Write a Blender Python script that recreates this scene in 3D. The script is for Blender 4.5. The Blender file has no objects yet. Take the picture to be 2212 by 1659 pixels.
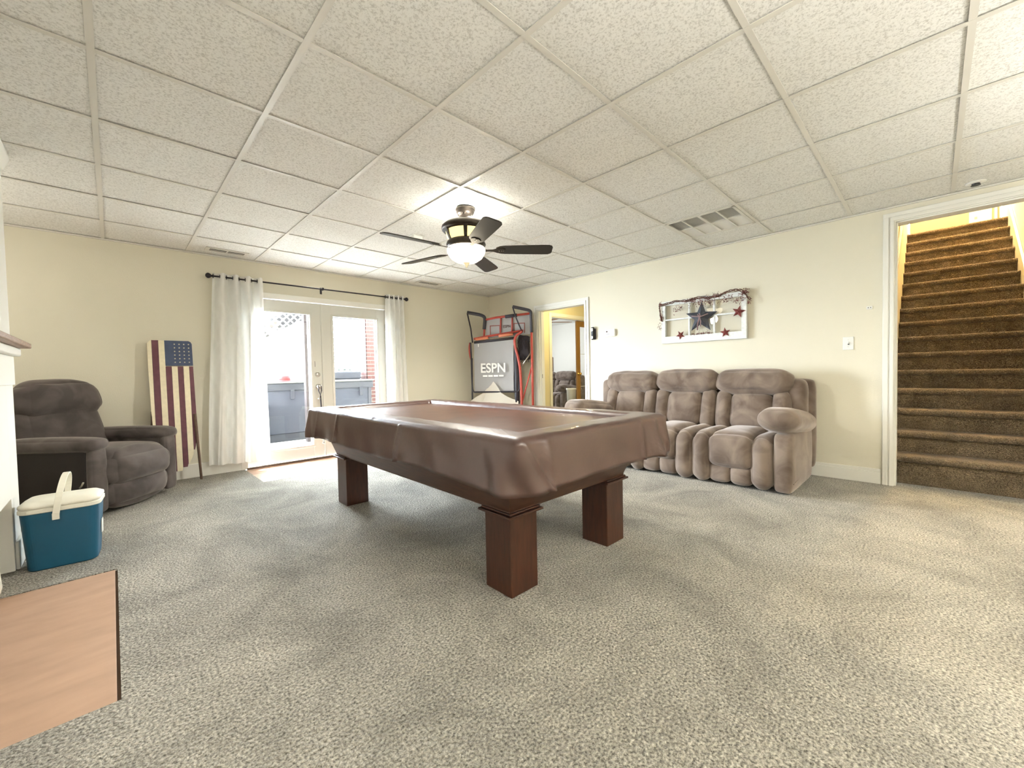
import bpy, bmesh, math, random
from mathutils import Vector, Matrix, noise
random.seed(7)
C = bpy.context.scene.collection
PI = math.pi
SC = bpy.context.scene
# ------------------------------------------------------------------ camera, world, lights, exposure
cam_d = bpy.data.cameras.new('camera'); cam = bpy.data.objects.new('camera', cam_d); C.objects.link(cam)
cam_d.sensor_width = 36; cam_d.lens = 886.07 / 2212 * 36; cam_d.clip_start = 0.02; cam_d.clip_end = 200
yaw, pitch, roll = 0.772203814, -0.0294162720, -0.0206943202
fw = Vector((math.sin(yaw)*math.cos(pitch), math.cos(yaw)*math.cos(pitch), math.sin(pitch)))
rt = Vector((math.cos(yaw), -math.sin(yaw), 0)); up = rt.cross(fw)
r2 = rt*math.cos(roll) + up*math.sin(roll); u2 = -rt*math.sin(roll) + up*math.cos(roll)
cam.matrix_world = Matrix(((r2.x, u2.x, -fw.x, 0), (r2.y, u2.y, -fw.y, 0), (r2.z, u2.z, -fw.z, 1.035), (0, 0, 0, 1)))
SC.camera = cam
SC.view_settings.view_transform = 'Standard'; SC.view_settings.look = 'None'
SC.view_settings.gamma = 1; SC.view_settings.use_curve_mapping = False
SC.view_settings.exposure = 1.55
w = bpy.data.worlds.new('sky'); SC.world = w; w.use_nodes = True
bg = w.node_tree.nodes['Background']; bg.inputs[0].default_value = (0.80, 0.90, 1.0, 1); bg.inputs[1].default_value = 38.0

def light(name, kind, loc, energy, color, size=0.1, rot=None, size_y=None, spread=None):
    d = bpy.data.lights.new(name, kind); d.energy = energy; d.color = color
    if kind == 'AREA':
        d.size = size
        if size_y: d.shape = 'RECTANGLE'; d.size_y = size_y
        if spread: d.spread = spread
    elif kind == 'SUN': d.angle = size
    else: d.shadow_soft_size = size
    o = bpy.data.objects.new(name, d); C.objects.link(o); o.location = loc
    if rot: o.rotation_euler = rot
    return o
light('sun', 'SUN', (0, 12, 8), 6.0, (1.0, 0.95, 0.86), 0.01, (math.radians(-38), math.radians(18), 0))
for k, px in enumerate((1.49, 2.365)):
    p = light('door_portal', 'AREA', (px, 5.52, 0.99), 1, (1, 1, 1), 0.60, (PI/2, 0, PI), 1.64)
    p.rotation_euler = (-PI/2, 0, 0)
    p.data.cycles.is_portal = True
# ceiling fan light (up and down), added fill lights out of view, stair and hall lights
for k in range(3):
    a_ = math.radians(20+120*k); light('fan_uplight', 'POINT', (2.07+.115*math.cos(a_), 2.62+.115*math.sin(a_), 2.252), 2.0, (1.0, 0.97, 0.88), 0.01)
fb_ = light('fan_bulb', 'SPOT', (2.07, 2.62, 1.86), 44, (1.0, 0.96, 0.87), 0.08); fb_.data.spot_size = math.radians(176); fb_.data.spot_blend = 0.35
for nm, lx, ly, en in (('rear_fill', 0.3, -1.0, 240), ('right_fill', 2.7, -1.9, 210)):
    u_ = light(nm, 'SPOT', (lx, ly, 1.45), en, (1.0, 0.98, 0.925), 0.15, (PI, 0, 0)); u_.data.spot_size = math.radians(165); u_.data.spot_blend = 1.0  # upward spots added to brighten the ceiling, with no fixture behind them
light('stair_light_low', 'POINT', (8.7, -0.2, 5.1), 240, (1.0, 0.74, 0.40), 0.10)
light('corner_fill', 'POINT', (-1.15, 4.50, 1.75), 5, (1.0, 0.95, 0.86), 0.12)  # unseen point light added to lift the left wall
light('hall_light', 'POINT', (5.6, 4.0, 2.15), 10, (1.0, 0.84, 0.45), 0.08)
light('far_room_light', 'AREA', (7.2, 8.3, 1.6), 32, (0.90, 0.95, 1.0), 1.6, (math.radians(-80), 0, 0))  # area lamp inside the far room, apart from its window

# ------------------------------------------------------------------ materials
def new_mat(name):
    m = bpy.data.materials.new(name); m.use_nodes = True
    nt = m.node_tree; b = nt.nodes['Principled BSDF']; return m, nt, b
def N(nt, t, **kw):
    n = nt.nodes.new(t)
    for k, v in kw.items(): setattr(n, k, v)
    return n
def mat(name, col, rough=0.6, metal=0.0, var=0.0, vscale=20, bump=0.0, bscale=200, spec=0.5, sheen=0.0, coat=0.0,
        emis=None, estr=0, stretch=None, detail=4):
    m, nt, b = new_mat(name)
    b.inputs['Roughness'].default_value = rough; b.inputs['Metallic'].default_value = metal
    b.inputs['Specular IOR Level'].default_value = spec
    b.inputs['Base Color'].default_value = (*col, 1)
    if sheen: b.inputs['Sheen Weight'].default_value = sheen; b.inputs['Sheen Roughness'].default_value = 0.45
    if coat: b.inputs['Coat Weight'].default_value = coat
    tc = N(nt, 'ShaderNodeTexCoord'); src = tc.outputs['Object']
    if stretch:
        mp = N(nt, 'ShaderNodeMapping'); mp.inputs['Scale'].default_value = stretch
        nt.links.new(src, mp.inputs[0]); src = mp.outputs[0]
    if var:
        n = N(nt, 'ShaderNodeTexNoise'); n.inputs['Scale'].default_value = vscale; n.inputs['Detail'].default_value = detail
        nt.links.new(src, n.inputs['Vector'])
        r = N(nt, 'ShaderNodeMapRange'); r.inputs[1].default_value = 0.25; r.inputs[2].default_value = 0.75
        nt.links.new(n.outputs[0], r.inputs[0])
        mx = N(nt, 'ShaderNodeMixRGB')
        mx.inputs[1].default_value = (*[c*(1-var) for c in col], 1); mx.inputs[2].default_value = (*[min(1, c*(1+var)) for c in col], 1)
        nt.links.new(r.outputs[0], mx.inputs[0]); nt.links.new(mx.outputs[0], b.inputs['Base Color'])
    if bump:
        n = N(nt, 'ShaderNodeTexNoise'); n.inputs['Scale'].default_value = bscale; n.inputs['Detail'].default_value = 3
        nt.links.new(src, n.inputs['Vector'])
        bp = N(nt, 'ShaderNodeBump'); bp.inputs['Strength'].default_value = bump; bp.inputs['Distance'].default_value = 0.003
        nt.links.new(n.outputs[0], bp.inputs['Height']); nt.links.new(bp.outputs[0], b.inputs['Normal'])
    if emis: b.inputs['Emission Color'].default_value = (*emis, 1); b.inputs['Emission Strength'].default_value = estr
    return m

def carpet_mat(name, ca, cb, scale=150, cloud=1.6):
    m, nt, b = new_mat(name); b.inputs['Roughness'].default_value = 0.95; b.inputs['Specular IOR Level'].default_value = 0.1
    b.inputs['Sheen Weight'].default_value = 0.15
    g = N(nt, 'ShaderNodeNewGeometry')
    n1 = N(nt, 'ShaderNodeTexNoise'); n1.inputs['Scale'].default_value = scale; n1.inputs['Detail'].default_value = 3; n1.inputs['Roughness'].default_value = 0.7
    n2 = N(nt, 'ShaderNodeTexNoise'); n2.inputs['Scale'].default_value = cloud; n2.inputs['Detail'].default_value = 5; n2.inputs['Roughness'].default_value = 0.72; n2.inputs['Distortion'].default_value = 0.6
    v = N(nt, 'ShaderNodeTexVoronoi'); v.inputs['Scale'].default_value = scale*0.8
    for q in (n1, n2, v): nt.links.new(g.outputs['Position'], q.inputs['Vector'])
    r1 = N(nt, 'ShaderNodeMapRange'); r1.inputs[1].default_value = 0.34; r1.inputs[2].default_value = 0.66
    nt.links.new(n1.outputs[0], r1.inputs[0])
    mx = N(nt, 'ShaderNodeMixRGB'); mx.inputs[1].default_value = (*ca, 1); mx.inputs[2].default_value = (*cb, 1)
    nt.links.new(r1.outputs[0], mx.inputs[0])
    r2_ = N(nt, 'ShaderNodeMapRange'); r2_.inputs[1].default_value = 0.36; r2_.inputs[2].default_value = 0.64; r2_.inputs[3].default_value = 0.66; r2_.inputs[4].default_value = 1.14
    nt.links.new(n2.outputs[0], r2_.inputs[0])
    mu = N(nt, 'ShaderNodeMixRGB', blend_type='MULTIPLY'); mu.inputs[0].default_value = 1
    nt.links.new(mx.outputs[0], mu.inputs[1]); nt.links.new(r2_.outputs[0], mu.inputs[2]); nt.links.new(mu.outputs[0], b.inputs['Base Color'])
    ad = N(nt, 'ShaderNodeMath', operation='SUBTRACT'); nt.links.new(n1.outputs[0], ad.inputs[0]); nt.links.new(v.outputs['Distance'], ad.inputs[1])
    bp = N(nt, 'ShaderNodeBump'); bp.inputs['Strength'].default_value = 0.9; bp.inputs['Distance'].default_value = 0.012
    nt.links.new(ad.outputs[0], bp.inputs['Height']); nt.links.new(bp.outputs[0], b.inputs['Normal'])
    return m

def tile_mat():
    m, nt, b = new_mat('acoustic_tile'); b.inputs['Roughness'].default_value = 0.9; b.inputs['Specular IOR Level'].default_value = 0.15
    g = N(nt, 'ShaderNodeNewGeometry')
    n1 = N(nt, 'ShaderNodeTexNoise'); n1.inputs['Scale'].default_value = 95; n1.inputs['Detail'].default_value = 4; n1.inputs['Roughness'].default_value = 0.75
    n2 = N(nt, 'ShaderNodeTexNoise'); n2.inputs['Scale'].default_value = 2.5
    nt.links.new(g.outputs['Position'], n1.inputs['Vector']); nt.links.new(g.outputs['Position'], n2.inputs['Vector'])
    r = N(nt, 'ShaderNodeMapRange'); r.inputs[1].default_value = 0.36; r.inputs[2].default_value = 0.52
    nt.links.new(n1.outputs[0], r.inputs[0])
    mx = N(nt, 'ShaderNodeMixRGB'); mx.inputs[1].default_value = (0.58, 0.565, 0.52, 1); mx.inputs[2].default_value = (0.84, 0.83, 0.79, 1)
    nt.links.new(r.outputs[0], mx.inputs[0]); nt.links.new(mx.outputs[0], b.inputs['Base Color'])
    bp = N(nt, 'ShaderNodeBump'); bp.inputs['Strength'].default_value = 0.55; bp.inputs['Distance'].default_value = 0.004
    nt.links.new(n1.outputs[0], bp.inputs['Height']); nt.links.new(bp.outputs[0], b.inputs['Normal'])
    return m

def fabric_mat(name, dark, lite, scale=9, sheen=0.5):
    m, nt, b = new_mat(name); b.inputs['Roughness'].default_value = 0.85; b.inputs['Specular IOR Level'].default_value = 0.2
    b.inputs['Sheen Weight'].default_value = sheen; b.inputs['Sheen Roughness'].default_value = 0.4
    b.inputs['Sheen Tint'].default_value = (0.95, 0.85, 0.78, 1)
    tc = N(nt, 'ShaderNodeTexCoord')
    n = N(nt, 'ShaderNodeTexNoise'); n.inputs['Scale'].default_value = scale; n.inputs['Detail'].default_value = 5; n.inputs['Distortion'].default_value = 0.8
    nt.links.new(tc.outputs['Object'], n.inputs['Vector'])
    r = N(nt, 'ShaderNodeMapRange'); r.inputs[1].default_value = 0.35; r.inputs[2].default_value = 0.65
    nt.links.new(n.outputs[0], r.inputs[0])
    mx = N(nt, 'ShaderNodeMixRGB'); mx.inputs[1].default_value = (*dark, 1); mx.inputs[2].default_value = (*lite, 1)
    nt.links.new(r.outputs[0], mx.inputs[0]); nt.links.new(mx.outputs[0], b.inputs['Base Color'])
    n3 = N(nt, 'ShaderNodeTexNoise'); n3.inputs['Scale'].default_value = 380
    nt.links.new(tc.outputs['Object'], n3.inputs['Vector'])
    bp = N(nt, 'ShaderNodeBump'); bp.inputs['Strength'].default_value = 0.35; bp.inputs['Distance'].default_value = 0.002
    nt.links.new(n3.outputs[0], bp.inputs['Height']); nt.links.new(bp.outputs[0], b.inputs['Normal'])
    return m

def sheer_mat():
    m, nt, b = new_mat('sheer_curtain'); nt.nodes.remove(b)
    out = nt.nodes['Material Output']
    d = N(nt, 'ShaderNodeBsdfDiffuse'); d.inputs[0].default_value = (0.95, 0.95, 0.92, 1)
    t = N(nt, 'ShaderNodeBsdfTranslucent'); t.inputs[0].default_value = (0.9, 0.89, 0.86, 1)
    tr = N(nt, 'ShaderNodeBsdfTransparent')
    a = N(nt, 'ShaderNodeMixShader'); a.inputs[0].default_value = 0.34
    nt.links.new(d.outputs[0], a.inputs[1]); nt.links.new(t.outputs[0], a.inputs[2])
    tc = N(nt, 'ShaderNodeTexCoord'); wv = N(nt, 'ShaderNodeTexWave'); wv.inputs['Scale'].default_value = 4; wv.inputs['Distortion'].default_value = 6; wv.inputs['Detail'].default_value = 3
    nt.links.new(tc.outputs['Object'], wv.inputs['Vector'])
    r = N(nt, 'ShaderNodeMapRange'); r.inputs[3].default_value = 0.02; r.inputs[4].default_value = 0.09
    nt.links.new(wv.outputs['Fac'], r.inputs[0])
    c = N(nt, 'ShaderNodeMixShader'); nt.links.new(r.outputs[0], c.inputs[0])
    nt.links.new(a.outputs[0], c.inputs[1]); nt.links.new(tr.outputs[0], c.inputs[2]); nt.links.new(c.outputs[0], out.inputs[0])
    return m
def glass_mat(name, tint=(1, 1, 1), refl=1.0):
    m, nt, b = new_mat(name); nt.nodes.remove(b); out = nt.nodes['Material Output']
    tr = N(nt, 'ShaderNodeBsdfTransparent'); tr.inputs[0].default_value = (*tint, 1)
    g = N(nt, 'ShaderNodeBsdfGlossy'); g.inputs['Roughness'].default_value = 0.02
    f = N(nt, 'ShaderNodeLayerWeight'); f.inputs[0].default_value = 0.5
    pw = N(nt, 'ShaderNodeMath', operation='POWER'); pw.inputs[1].default_value = 4.0; nt.links.new(f.outputs['Facing'], pw.inputs[0])
    mm = N(nt, 'ShaderNodeMath', operation='MULTIPLY_ADD'); mm.inputs[1].default_value = 0.9*refl; mm.inputs[2].default_value = 0.035*refl; nt.links.new(pw.outputs[0], mm.inputs[0])
    c = N(nt, 'ShaderNodeMixShader'); nt.links.new(mm.outputs[0], c.inputs[0]); nt.links.new(tr.outputs[0], c.inputs[1]); nt.links.new(g.outputs[0], c.inputs[2])
    nt.links.new(c.outputs[0], out.inputs[0]); return m

M = {}
M['wall'] = mat('wall_paint', (0.73, 0.69, 0.565), 0.75, bump=0.25, bscale=120, spec=0.25)
M['white_wall'] = mat('white_wall_paint', (0.80, 0.79, 0.74), 0.7, bump=0.2, bscale=120, spec=0.25)
M['hall_wall'] = mat('hall_wall_paint', (0.74, 0.66, 0.44), 0.75, spec=0.25)
M['trim'] = mat('white_trim_paint', (0.80, 0.785, 0.72), 0.35)
M['door_white'] = mat('white_door_paint', (0.62, 0.61, 0.55), 0.3)
M['tile'] = tile_mat()
M['tee'] = mat('grid_tee_enamel', (0.70, 0.675, 0.61), 0.4)
M['plenum'] = mat('plenum', (0.25, 0.24, 0.22), 0.9)
M['carpet'] = carpet_mat('beige_carpet', (0.10, 0.092, 0.071), (0.68, 0.64, 0.54), 110)
M['stair_carpet'] = carpet_mat('brown_stair_carpet', (0.075, 0.050, 0.026), (0.34, 0.25, 0.15), 150, 3.0)
M['hearth'] = mat('tan_hearth_stone', (0.45, 0.29, 0.195), 0.6, var=0.10, vscale=5, bump=0.2, bscale=300, stretch=(1, 3, 1), spec=0.3)
M['joint'] = mat('dark_joint', (0.10, 0.06, 0.035), 0.9)
M['entry_tile'] = mat('peach_floor_tile', (0.42, 0.25, 0.16), 0.30, var=0.12, vscale=6)
M['grout'] = mat('pale_grout', (0.55, 0.48, 0.38), 0.8)
M['sofa'] = fabric_mat('taupe_plush', (0.115, 0.083, 0.063), (0.235, 0.182, 0.143), 5, 0.7)
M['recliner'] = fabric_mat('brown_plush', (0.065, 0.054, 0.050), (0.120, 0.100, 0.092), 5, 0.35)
M['recliner_side'] = mat('dark_brown_upholstery', (0.014, 0.009, 0.008), 0.6, bump=0.3)  # darker than the plush, used on the base and one arm
M['far_sofa'] = fabric_mat('dark_taupe_plush', (0.10, 0.075, 0.06), (0.20, 0.16, 0.135))
M['wood'] = mat('reddish_brown_wood', (0.060, 0.021, 0.011), 0.34, var=0.35, vscale=14, stretch=(5, 5, 0.6), bump=0.08, bscale=60)
M['apron'] = mat('reddish_brown_wood_apron', (0.075, 0.029, 0.015), 0.34, var=0.35, vscale=12, stretch=(0.7, 0.7, 6), bump=0.08, bscale=60)
M['cover'] = mat('brown_vinyl_cover', (0.064, 0.025, 0.017), 0.40, var=0.12, vscale=7, bump=0.3, bscale=28, spec=0.9, coat=0.25)
M['black'] = mat('black_plastic', (0.018, 0.018, 0.018), 0.45)
M['bronze'] = mat('dark_bronze', (0.055, 0.045, 0.036), 0.38, metal=0.7, var=0.2, vscale=40)
M['blade'] = mat('dark_walnut_blade', (0.022, 0.016, 0.011), 0.35, var=0.25, vscale=20, stretch=(1, 8, 8))
M['amber'] = mat('amber_glass', (0.75, 0.62, 0.30), 0.4, emis=(1.0, 0.78, 0.30), estr=0.55)
M['bowl'] = mat('lit_frosted_bowl', (0.95, 0.9, 0.8), 0.4, emis=(1.0, 0.90, 0.68), estr=3.0)
M['sheer'] = sheer_mat()
M['glass'] = glass_mat('clear_glass')
M['rod'] = mat('dark_iron', (0.035, 0.03, 0.035), 0.4, metal=0.6)
M['nickel'] = mat('brushed_nickel', (0.5, 0.47, 0.42), 0.3, metal=1.0)
M['cream'] = mat('cream_paint', (0.78, 0.70, 0.50), 0.5, var=0.08, vscale=30)
M['maroon'] = mat('maroon_paint', (0.115, 0.030, 0.045), 0.55, var=0.2, vscale=30)
M['navy'] = mat('navy_paint', (0.045, 0.065, 0.13), 0.55, var=0.2, vscale=30)
M['board_wood'] = mat('bare_dark_wood', (0.12, 0.07, 0.045), 0.6, var=0.3, vscale=20)
M['cooler_blue'] = mat('teal_blue_plastic', (0.006, 0.085, 0.16), 0.42, bump=0.15, bscale=500)
M['cooler_white'] = mat('cream_white_plastic', (0.82, 0.79, 0.68), 0.45)
M['mantel_wood'] = mat('brown_mantel_wood', (0.30, 0.19, 0.13), 0.4, var=0.3, vscale=20, stretch=(6, 1, 6))
M['white_paint'] = mat('bright_white_paint', (0.86, 0.85, 0.79), 0.5)
M['old_white'] = mat('worn_white_paint', (0.80, 0.82, 0.80), 0.6, var=0.12, vscale=40)
M['vine'] = mat('brown_vine', (0.14, 0.065, 0.045), 0.8)
M['berry'] = mat('dark_red_berry', (0.17, 0.035, 0.03), 0.4)
M['star_dark'] = mat('slate_metal', (0.055, 0.06, 0.075), 0.5, var=0.25, vscale=40, metal=0.2)
M['star_red'] = mat('rust_red_metal', (0.20, 0.04, 0.035), 0.45, var=0.3, vscale=60, metal=0.2)
M['ribbon'] = mat('mauve_ribbon', (0.30, 0.20, 0.20), 0.8)
M['red_tube'] = mat('red_painted_steel', (0.42, 0.055, 0.035), 0.4)
M['dark_tube'] = mat('black_painted_steel', (0.025, 0.022, 0.03), 0.45)
M['orange_pad'] = mat('orange_foam', (0.62, 0.20, 0.10), 0.6)
M['banner'] = mat('grey_mesh_fabric', (0.36, 0.355, 0.35), 0.85, bump=0.2, bscale=600)
M['ramp_cloth'] = mat('pale_ramp_cloth', (0.62, 0.58, 0.50), 0.85)
M['net'] = mat('black_netting', (0.025, 0.018, 0.02), 0.9)
M['print_white'] = mat('white_print', (0.85, 0.85, 0.80), 0.6)
M['print_dark'] = mat('dark_print', (0.09, 0.05, 0.04), 0.6)
M['print_red'] = mat('dark_red_print', (0.22, 0.07, 0.05), 0.6)
M['oak'] = mat('golden_oak', (0.30, 0.155, 0.035), 0.4, var=0.25, vscale=12, stretch=(6, 6, 0.7))
M['brass'] = mat('brass', (0.65, 0.42, 0.12), 0.25, metal=1.0)
M['plastic_white'] = mat('white_plastic', (0.82, 0.82, 0.78), 0.35)
M['vent_dark'] = mat('vent_interior', (0.05, 0.045, 0.035), 0.9)
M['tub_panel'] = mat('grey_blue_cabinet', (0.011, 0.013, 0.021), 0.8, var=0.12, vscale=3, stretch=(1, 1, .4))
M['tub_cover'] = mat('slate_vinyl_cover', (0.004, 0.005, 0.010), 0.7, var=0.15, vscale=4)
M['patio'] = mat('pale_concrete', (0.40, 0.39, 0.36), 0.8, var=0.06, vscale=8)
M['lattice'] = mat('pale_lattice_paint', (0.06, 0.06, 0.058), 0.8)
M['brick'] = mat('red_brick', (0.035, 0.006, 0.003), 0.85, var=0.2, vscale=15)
M['mortar'] = mat('mortar', (0.16, 0.145, 0.125), 0.9)
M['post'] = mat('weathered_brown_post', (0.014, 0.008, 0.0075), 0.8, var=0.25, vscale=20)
M['red_pot'] = mat('red_plastic', (0.10, 0.004, 0.004), 0.8)
M['leaf'] = mat('pale_green_leaf', (0.075, 0.10, 0.02), 0.6)
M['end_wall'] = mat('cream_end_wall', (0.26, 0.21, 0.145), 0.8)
M['under_deck'] = mat('under_deck_shade', (0.016, 0.014, 0.013), 0.9); M['shrub_leaf'] = mat('dark_shrub_leaf', (0.012, 0.018, 0.012), 0.7)
M['paper'] = mat('white_paper', (0.60, 0.56, 0.52), 0.7)

# ------------------------------------------------------------------ helpers
class MB:
    def __init__(s): s.v = []; s.f = []; s.mi = []
    def add(s, vs, fs, mi=0):
        o = len(s.v); s.v += [tuple(v) for v in vs]
        for f in fs: s.f.append(tuple(i+o for i in f)); s.mi.append(mi)
    def box(s, x0, x1, y0, y1, z0, z1, mi=0, mtx=None):
        vs = [(x, y, z) for z in (z0, z1) for y in (y0, y1) for x in (x0, x1)]
        if mtx: vs = [tuple(mtx @ Vector(v)) for v in vs]
        s.add(vs, [(0, 2, 3, 1), (4, 5, 7, 6), (0, 1, 5, 4), (2, 6, 7, 3), (0, 4, 6, 2), (1, 3, 7, 5)], mi); return s
    def lathe(s, prof, n=32, c=(0, 0, 0), cap=True, mi=0):
        vs = []
        for r, z in prof:
            for k in range(n):
                a = 2*PI*k/n; vs.append((c[0]+r*math.cos(a), c[1]+r*math.sin(a), c[2]+z))
        fs = []
        for i in range(len(prof)-1):
            for k in range(n):
                k2 = (k+1) % n; fs.append((i*n+k, i*n+k2, (i+1)*n+k2, (i+1)*n+k))
        if cap: fs.append(tuple(range(n))[::-1]); fs.append(tuple((len(prof)-1)*n+k for k in range(n)))
        s.add(vs, fs, mi); return s
    def tube(s, pts, r, n=8, closed=False, mi=0):
        pts = [Vector(p) for p in pts]; L = len(pts); vs = []; ref = None
        for i, p in enumerate(pts):
            if closed: t = pts[(i+1) % L]-pts[i-1]
            else: t = pts[min(i+1, L-1)]-pts[max(i-1, 0)]
            t.normalize()
            if ref is None:
                ref = Vector((0, 0, 1)) if abs(t.z) < 0.9 else Vector((1, 0, 0))
            a = ref - t*ref.dot(t)
            if a.length < 1e-5: a = Vector((1, 0, 0)) - t*t.x
            a.normalize(); b = t.cross(a); ref = a
            rr = r[i] if isinstance(r, (list, tuple)) else r
            for k in range(n):
                an = 2*PI*k/n; vs.append(tuple(p + a*(rr*math.cos(an)) + b*(rr*math.sin(an))))
        fs = []
        for i in range(L if closed else L-1):
            j = (i+1) % L
            for k in range(n):
                k2 = (k+1) % n; fs.append((i*n+k, i*n+k2, j*n+k2, j*n+k))
        if not closed: fs.append(tuple(range(n))[::-1]); fs.append(tuple((L-1)*n+k for k in range(n)))
        s.add(vs, fs, mi); return s
    def prism(s, poly, z0, z1, mtx=None, mi=0):
        n = len(poly); vs = [(x, y, z0) for x, y in poly]+[(x, y, z1) for x, y in poly]
        if mtx: vs = [tuple(mtx @ Vector(v)) for v in vs]
        fs = [tuple(range(n))[::-1], tuple(range(n, 2*n))]+[(k, (k+1) % n, n+(k+1) % n, n+k) for k in range(n)]
        s.add(vs, fs, mi); return s
    def build(s, name, mats, parent=None, smooth=False, bevel=0, segs=2, subsurf=0, fixn=True):
        me = bpy.data.meshes.new(name); me.from_pydata(s.v, [], s.f)
        if not isinstance(mats, (list, tuple)): mats = [mats]
        for m in mats: me.materials.append(m)
        if len(mats) > 1: me.polygons.foreach_set('material_index', s.mi)
        if fixn:
            bm = bmesh.new(); bm.from_mesh(me); bmesh.ops.recalc_face_normals(bm, faces=bm.faces); bm.to_mesh(me); bm.free()
        if smooth: me.polygons.foreach_set('use_smooth', [True]*len(me.polygons))
        me.update()
        o = bpy.data.objects.new(name, me); C.objects.link(o)
        if parent: o.parent = parent
        if bevel:
            b = o.modifiers.new('bevel', 'BEVEL'); b.width = bevel; b.segments = segs; b.limit_method = 'ANGLE'; b.angle_limit = math.radians(40)
        if subsurf:
            b = o.modifiers.new('subdivision', 'SUBSURF'); b.levels = subsurf; b.render_levels = subsurf
        return o
def bx(name, m, x0, x1, y0, y1, z0, z1, parent=None, bevel=0, mtx=None):
    return MB().box(x0, x1, y0, y1, z0, z1, mtx=mtx).build(name, m, parent, bevel=bevel)
def thing(name, label, cat, loc=(0, 0, 0), rz=0, group=None):
    o = bpy.data.objects.new(name, None); o.empty_display_size = 0.1; C.objects.link(o); o.location = loc; o.rotation_euler = (0, 0, rz)
    return tag(o, label, cat, group)
def tag(o, label, cat=None, group=None, kind=None):
    if label: o['label'] = label
    if cat: o['category'] = cat
    if group: o['group'] = group
    if kind: o['kind'] = kind
    return o
def struct(o, label=None, cat=None):
    o['kind'] = 'structure'
    if label: o['label'] = label
    if cat: o['category'] = cat
    return o
def dup(src, parent=None):
    c = src.copy(); C.objects.link(c)
    if parent: c.parent = parent
    for ch in [q for q in bpy.data.objects if q.parent == src]: dup(ch, c)
    return c

def cushion(name, m, c, size, parent, r=0.06, puff=0.0, rot=None, n=10, wr=0.004, taper=None, seed=0, shear=None):
    """puffy upholstered block: rounded box with bulging faces and light wrinkles"""
    hx, hy, hz = [q/2 for q in size]; r = min(r, hx*0.98, hy*0.98, hz*0.98)
    vs = []; fs = []; idx = {}
    def P(u, v, ax, sg):
        q = [0, 0, 0]; q[ax] = sg; q[(ax+1) % 3] = u; q[(ax+2) % 3] = v; return tuple(q)
    lin = [-math.cos(PI*k/n) for k in range(n+1)]
    def vid(q):
        key = tuple(round(t, 5) for t in q)
        if key not in idx: idx[key] = len(vs); vs.append(q)
        return idx[key]
    for ax in range(3):
        for sg in (-1, 1):
            for i in range(n):
                for j in range(n):
                    a = vid(P(lin[i], lin[j], ax, sg)); b = vid(P(lin[i+1], lin[j], ax, sg)); c_ = vid(P(lin[i+1], lin[j+1], ax, sg)); d = vid(P(lin[i], lin[j+1], ax, sg))
                    fs.append((a, b, c_, d) if sg > 0 else (a, d, c_, b))
    out = []; R3 = Matrix.Rotation(0, 3, 'X')
    if rot:
        from mathutils import Euler
        R3 = Euler(rot).to_matrix()
    for q in vs:
        p = Vector((q[0]*hx, q[1]*hy, q[2]*hz))
        core = Vector([max(-(h-r), min(h-r, t)) for h, t in zip((hx, hy, hz), p)])
        d = p-core
        if d.length > 1e-9: p = core+d.normalized()*r if d.length > 0 else p
        u, v, w_ = q
        p.x += math.copysign(1, u)*puff*abs(u)**3*(1-v*v)*(1-w_*w_)
        p.y += math.copysign(1, v)*puff*abs(v)**3*(1-u*u)*(1-w_*w_)
        p.z += math.copysign(1, w_)*puff*abs(w_)**3*(1-u*u)*(1-v*v)
        if taper: p.x *= 1+taper*w_
        if shear: p.y += shear*w_*w_
        if wr:
            nn = noise.noise_vector(p*9+Vector((seed*3.1, seed*1.7, 0)))+0.5*noise.noise_vector(p*22+Vector((0, seed, seed)))
            p += nn*wr
        p = R3 @ p + Vector(c); out.append(tuple(p))
    mb = MB(); mb.add(out, fs)
    return mb.build(name, m, parent, smooth=True, subsurf=1)

def text_obj(name, body, size, m, parent, mtx, extrude=0.001, cx='CENTER', sx=1.0):
    cu = bpy.data.curves.new(name, 'FONT'); cu.body = body; cu.size = size; cu.extrude = extrude; cu.align_x = cx; cu.align_y = 'CENTER'
    cu.offset = size*0.018
    o = bpy.data.objects.new(name, cu); C.objects.link(o)
    dg = bpy.context.evaluated_depsgraph_get(); me = bpy.data.meshes.new_from_object(o.evaluated_get(dg))
    bpy.data.objects.remove(o); me.name = name; me.materials.clear(); me.materials.append(m)
    me.transform(mtx @ Matrix.Diagonal((sx, 1, 1, 1)))
    o = bpy.data.objects.new(name, me); C.objects.link(o); o.parent = parent; return o

XR, YB, ZC = 4.73, 5.39, 2.348
XL, YF = -1.75, -3.0
G = 0.6096; OX, OY = -0.0158, -0.0980
# ------------------------------------------------------------------ floor
fl = struct(MB().box(XL-.1, 10.4, YF-.1, YB+.0, -0.20, -0.02).box(4.85, 10.4, YB, 9.6, -0.20, -0.02).build('floor', M['grout']), 'floor of beige carpet with a tiled entry by the French doors', 'floor')
HX0, HX1, HY0, HY1 = -0.95, -0.015, 1.83, 3.125
TX0, TX1, TY0 = 1.035, 2.98, 4.60
cb = MB()
def crect(x0, x1, y0, y1): cb.box(x0, x1, y0, y1, -0.02, 0.0)
crect(XL, HX0, YF, YB); crect(HX0, HX1, YF, HY0); crect(HX0, HX1, HY1, YB); crect(HX1, TX0, YF, YB)
crect(TX0, TX1, YF, TY0); crect(TX1, XR, YF, YB); crect(XR, 4.87, -0.69, 0.22); crect(XR, 9.4, 3.39, 4.23)
crect(4.85, 9.4, 3.1, 3.39); crect(4.85, 9.4, 4.23, 9.5)
o = cb.build('carpet', M['carpet'], fl); o['label'] = 'beige cut pile carpet'
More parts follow.
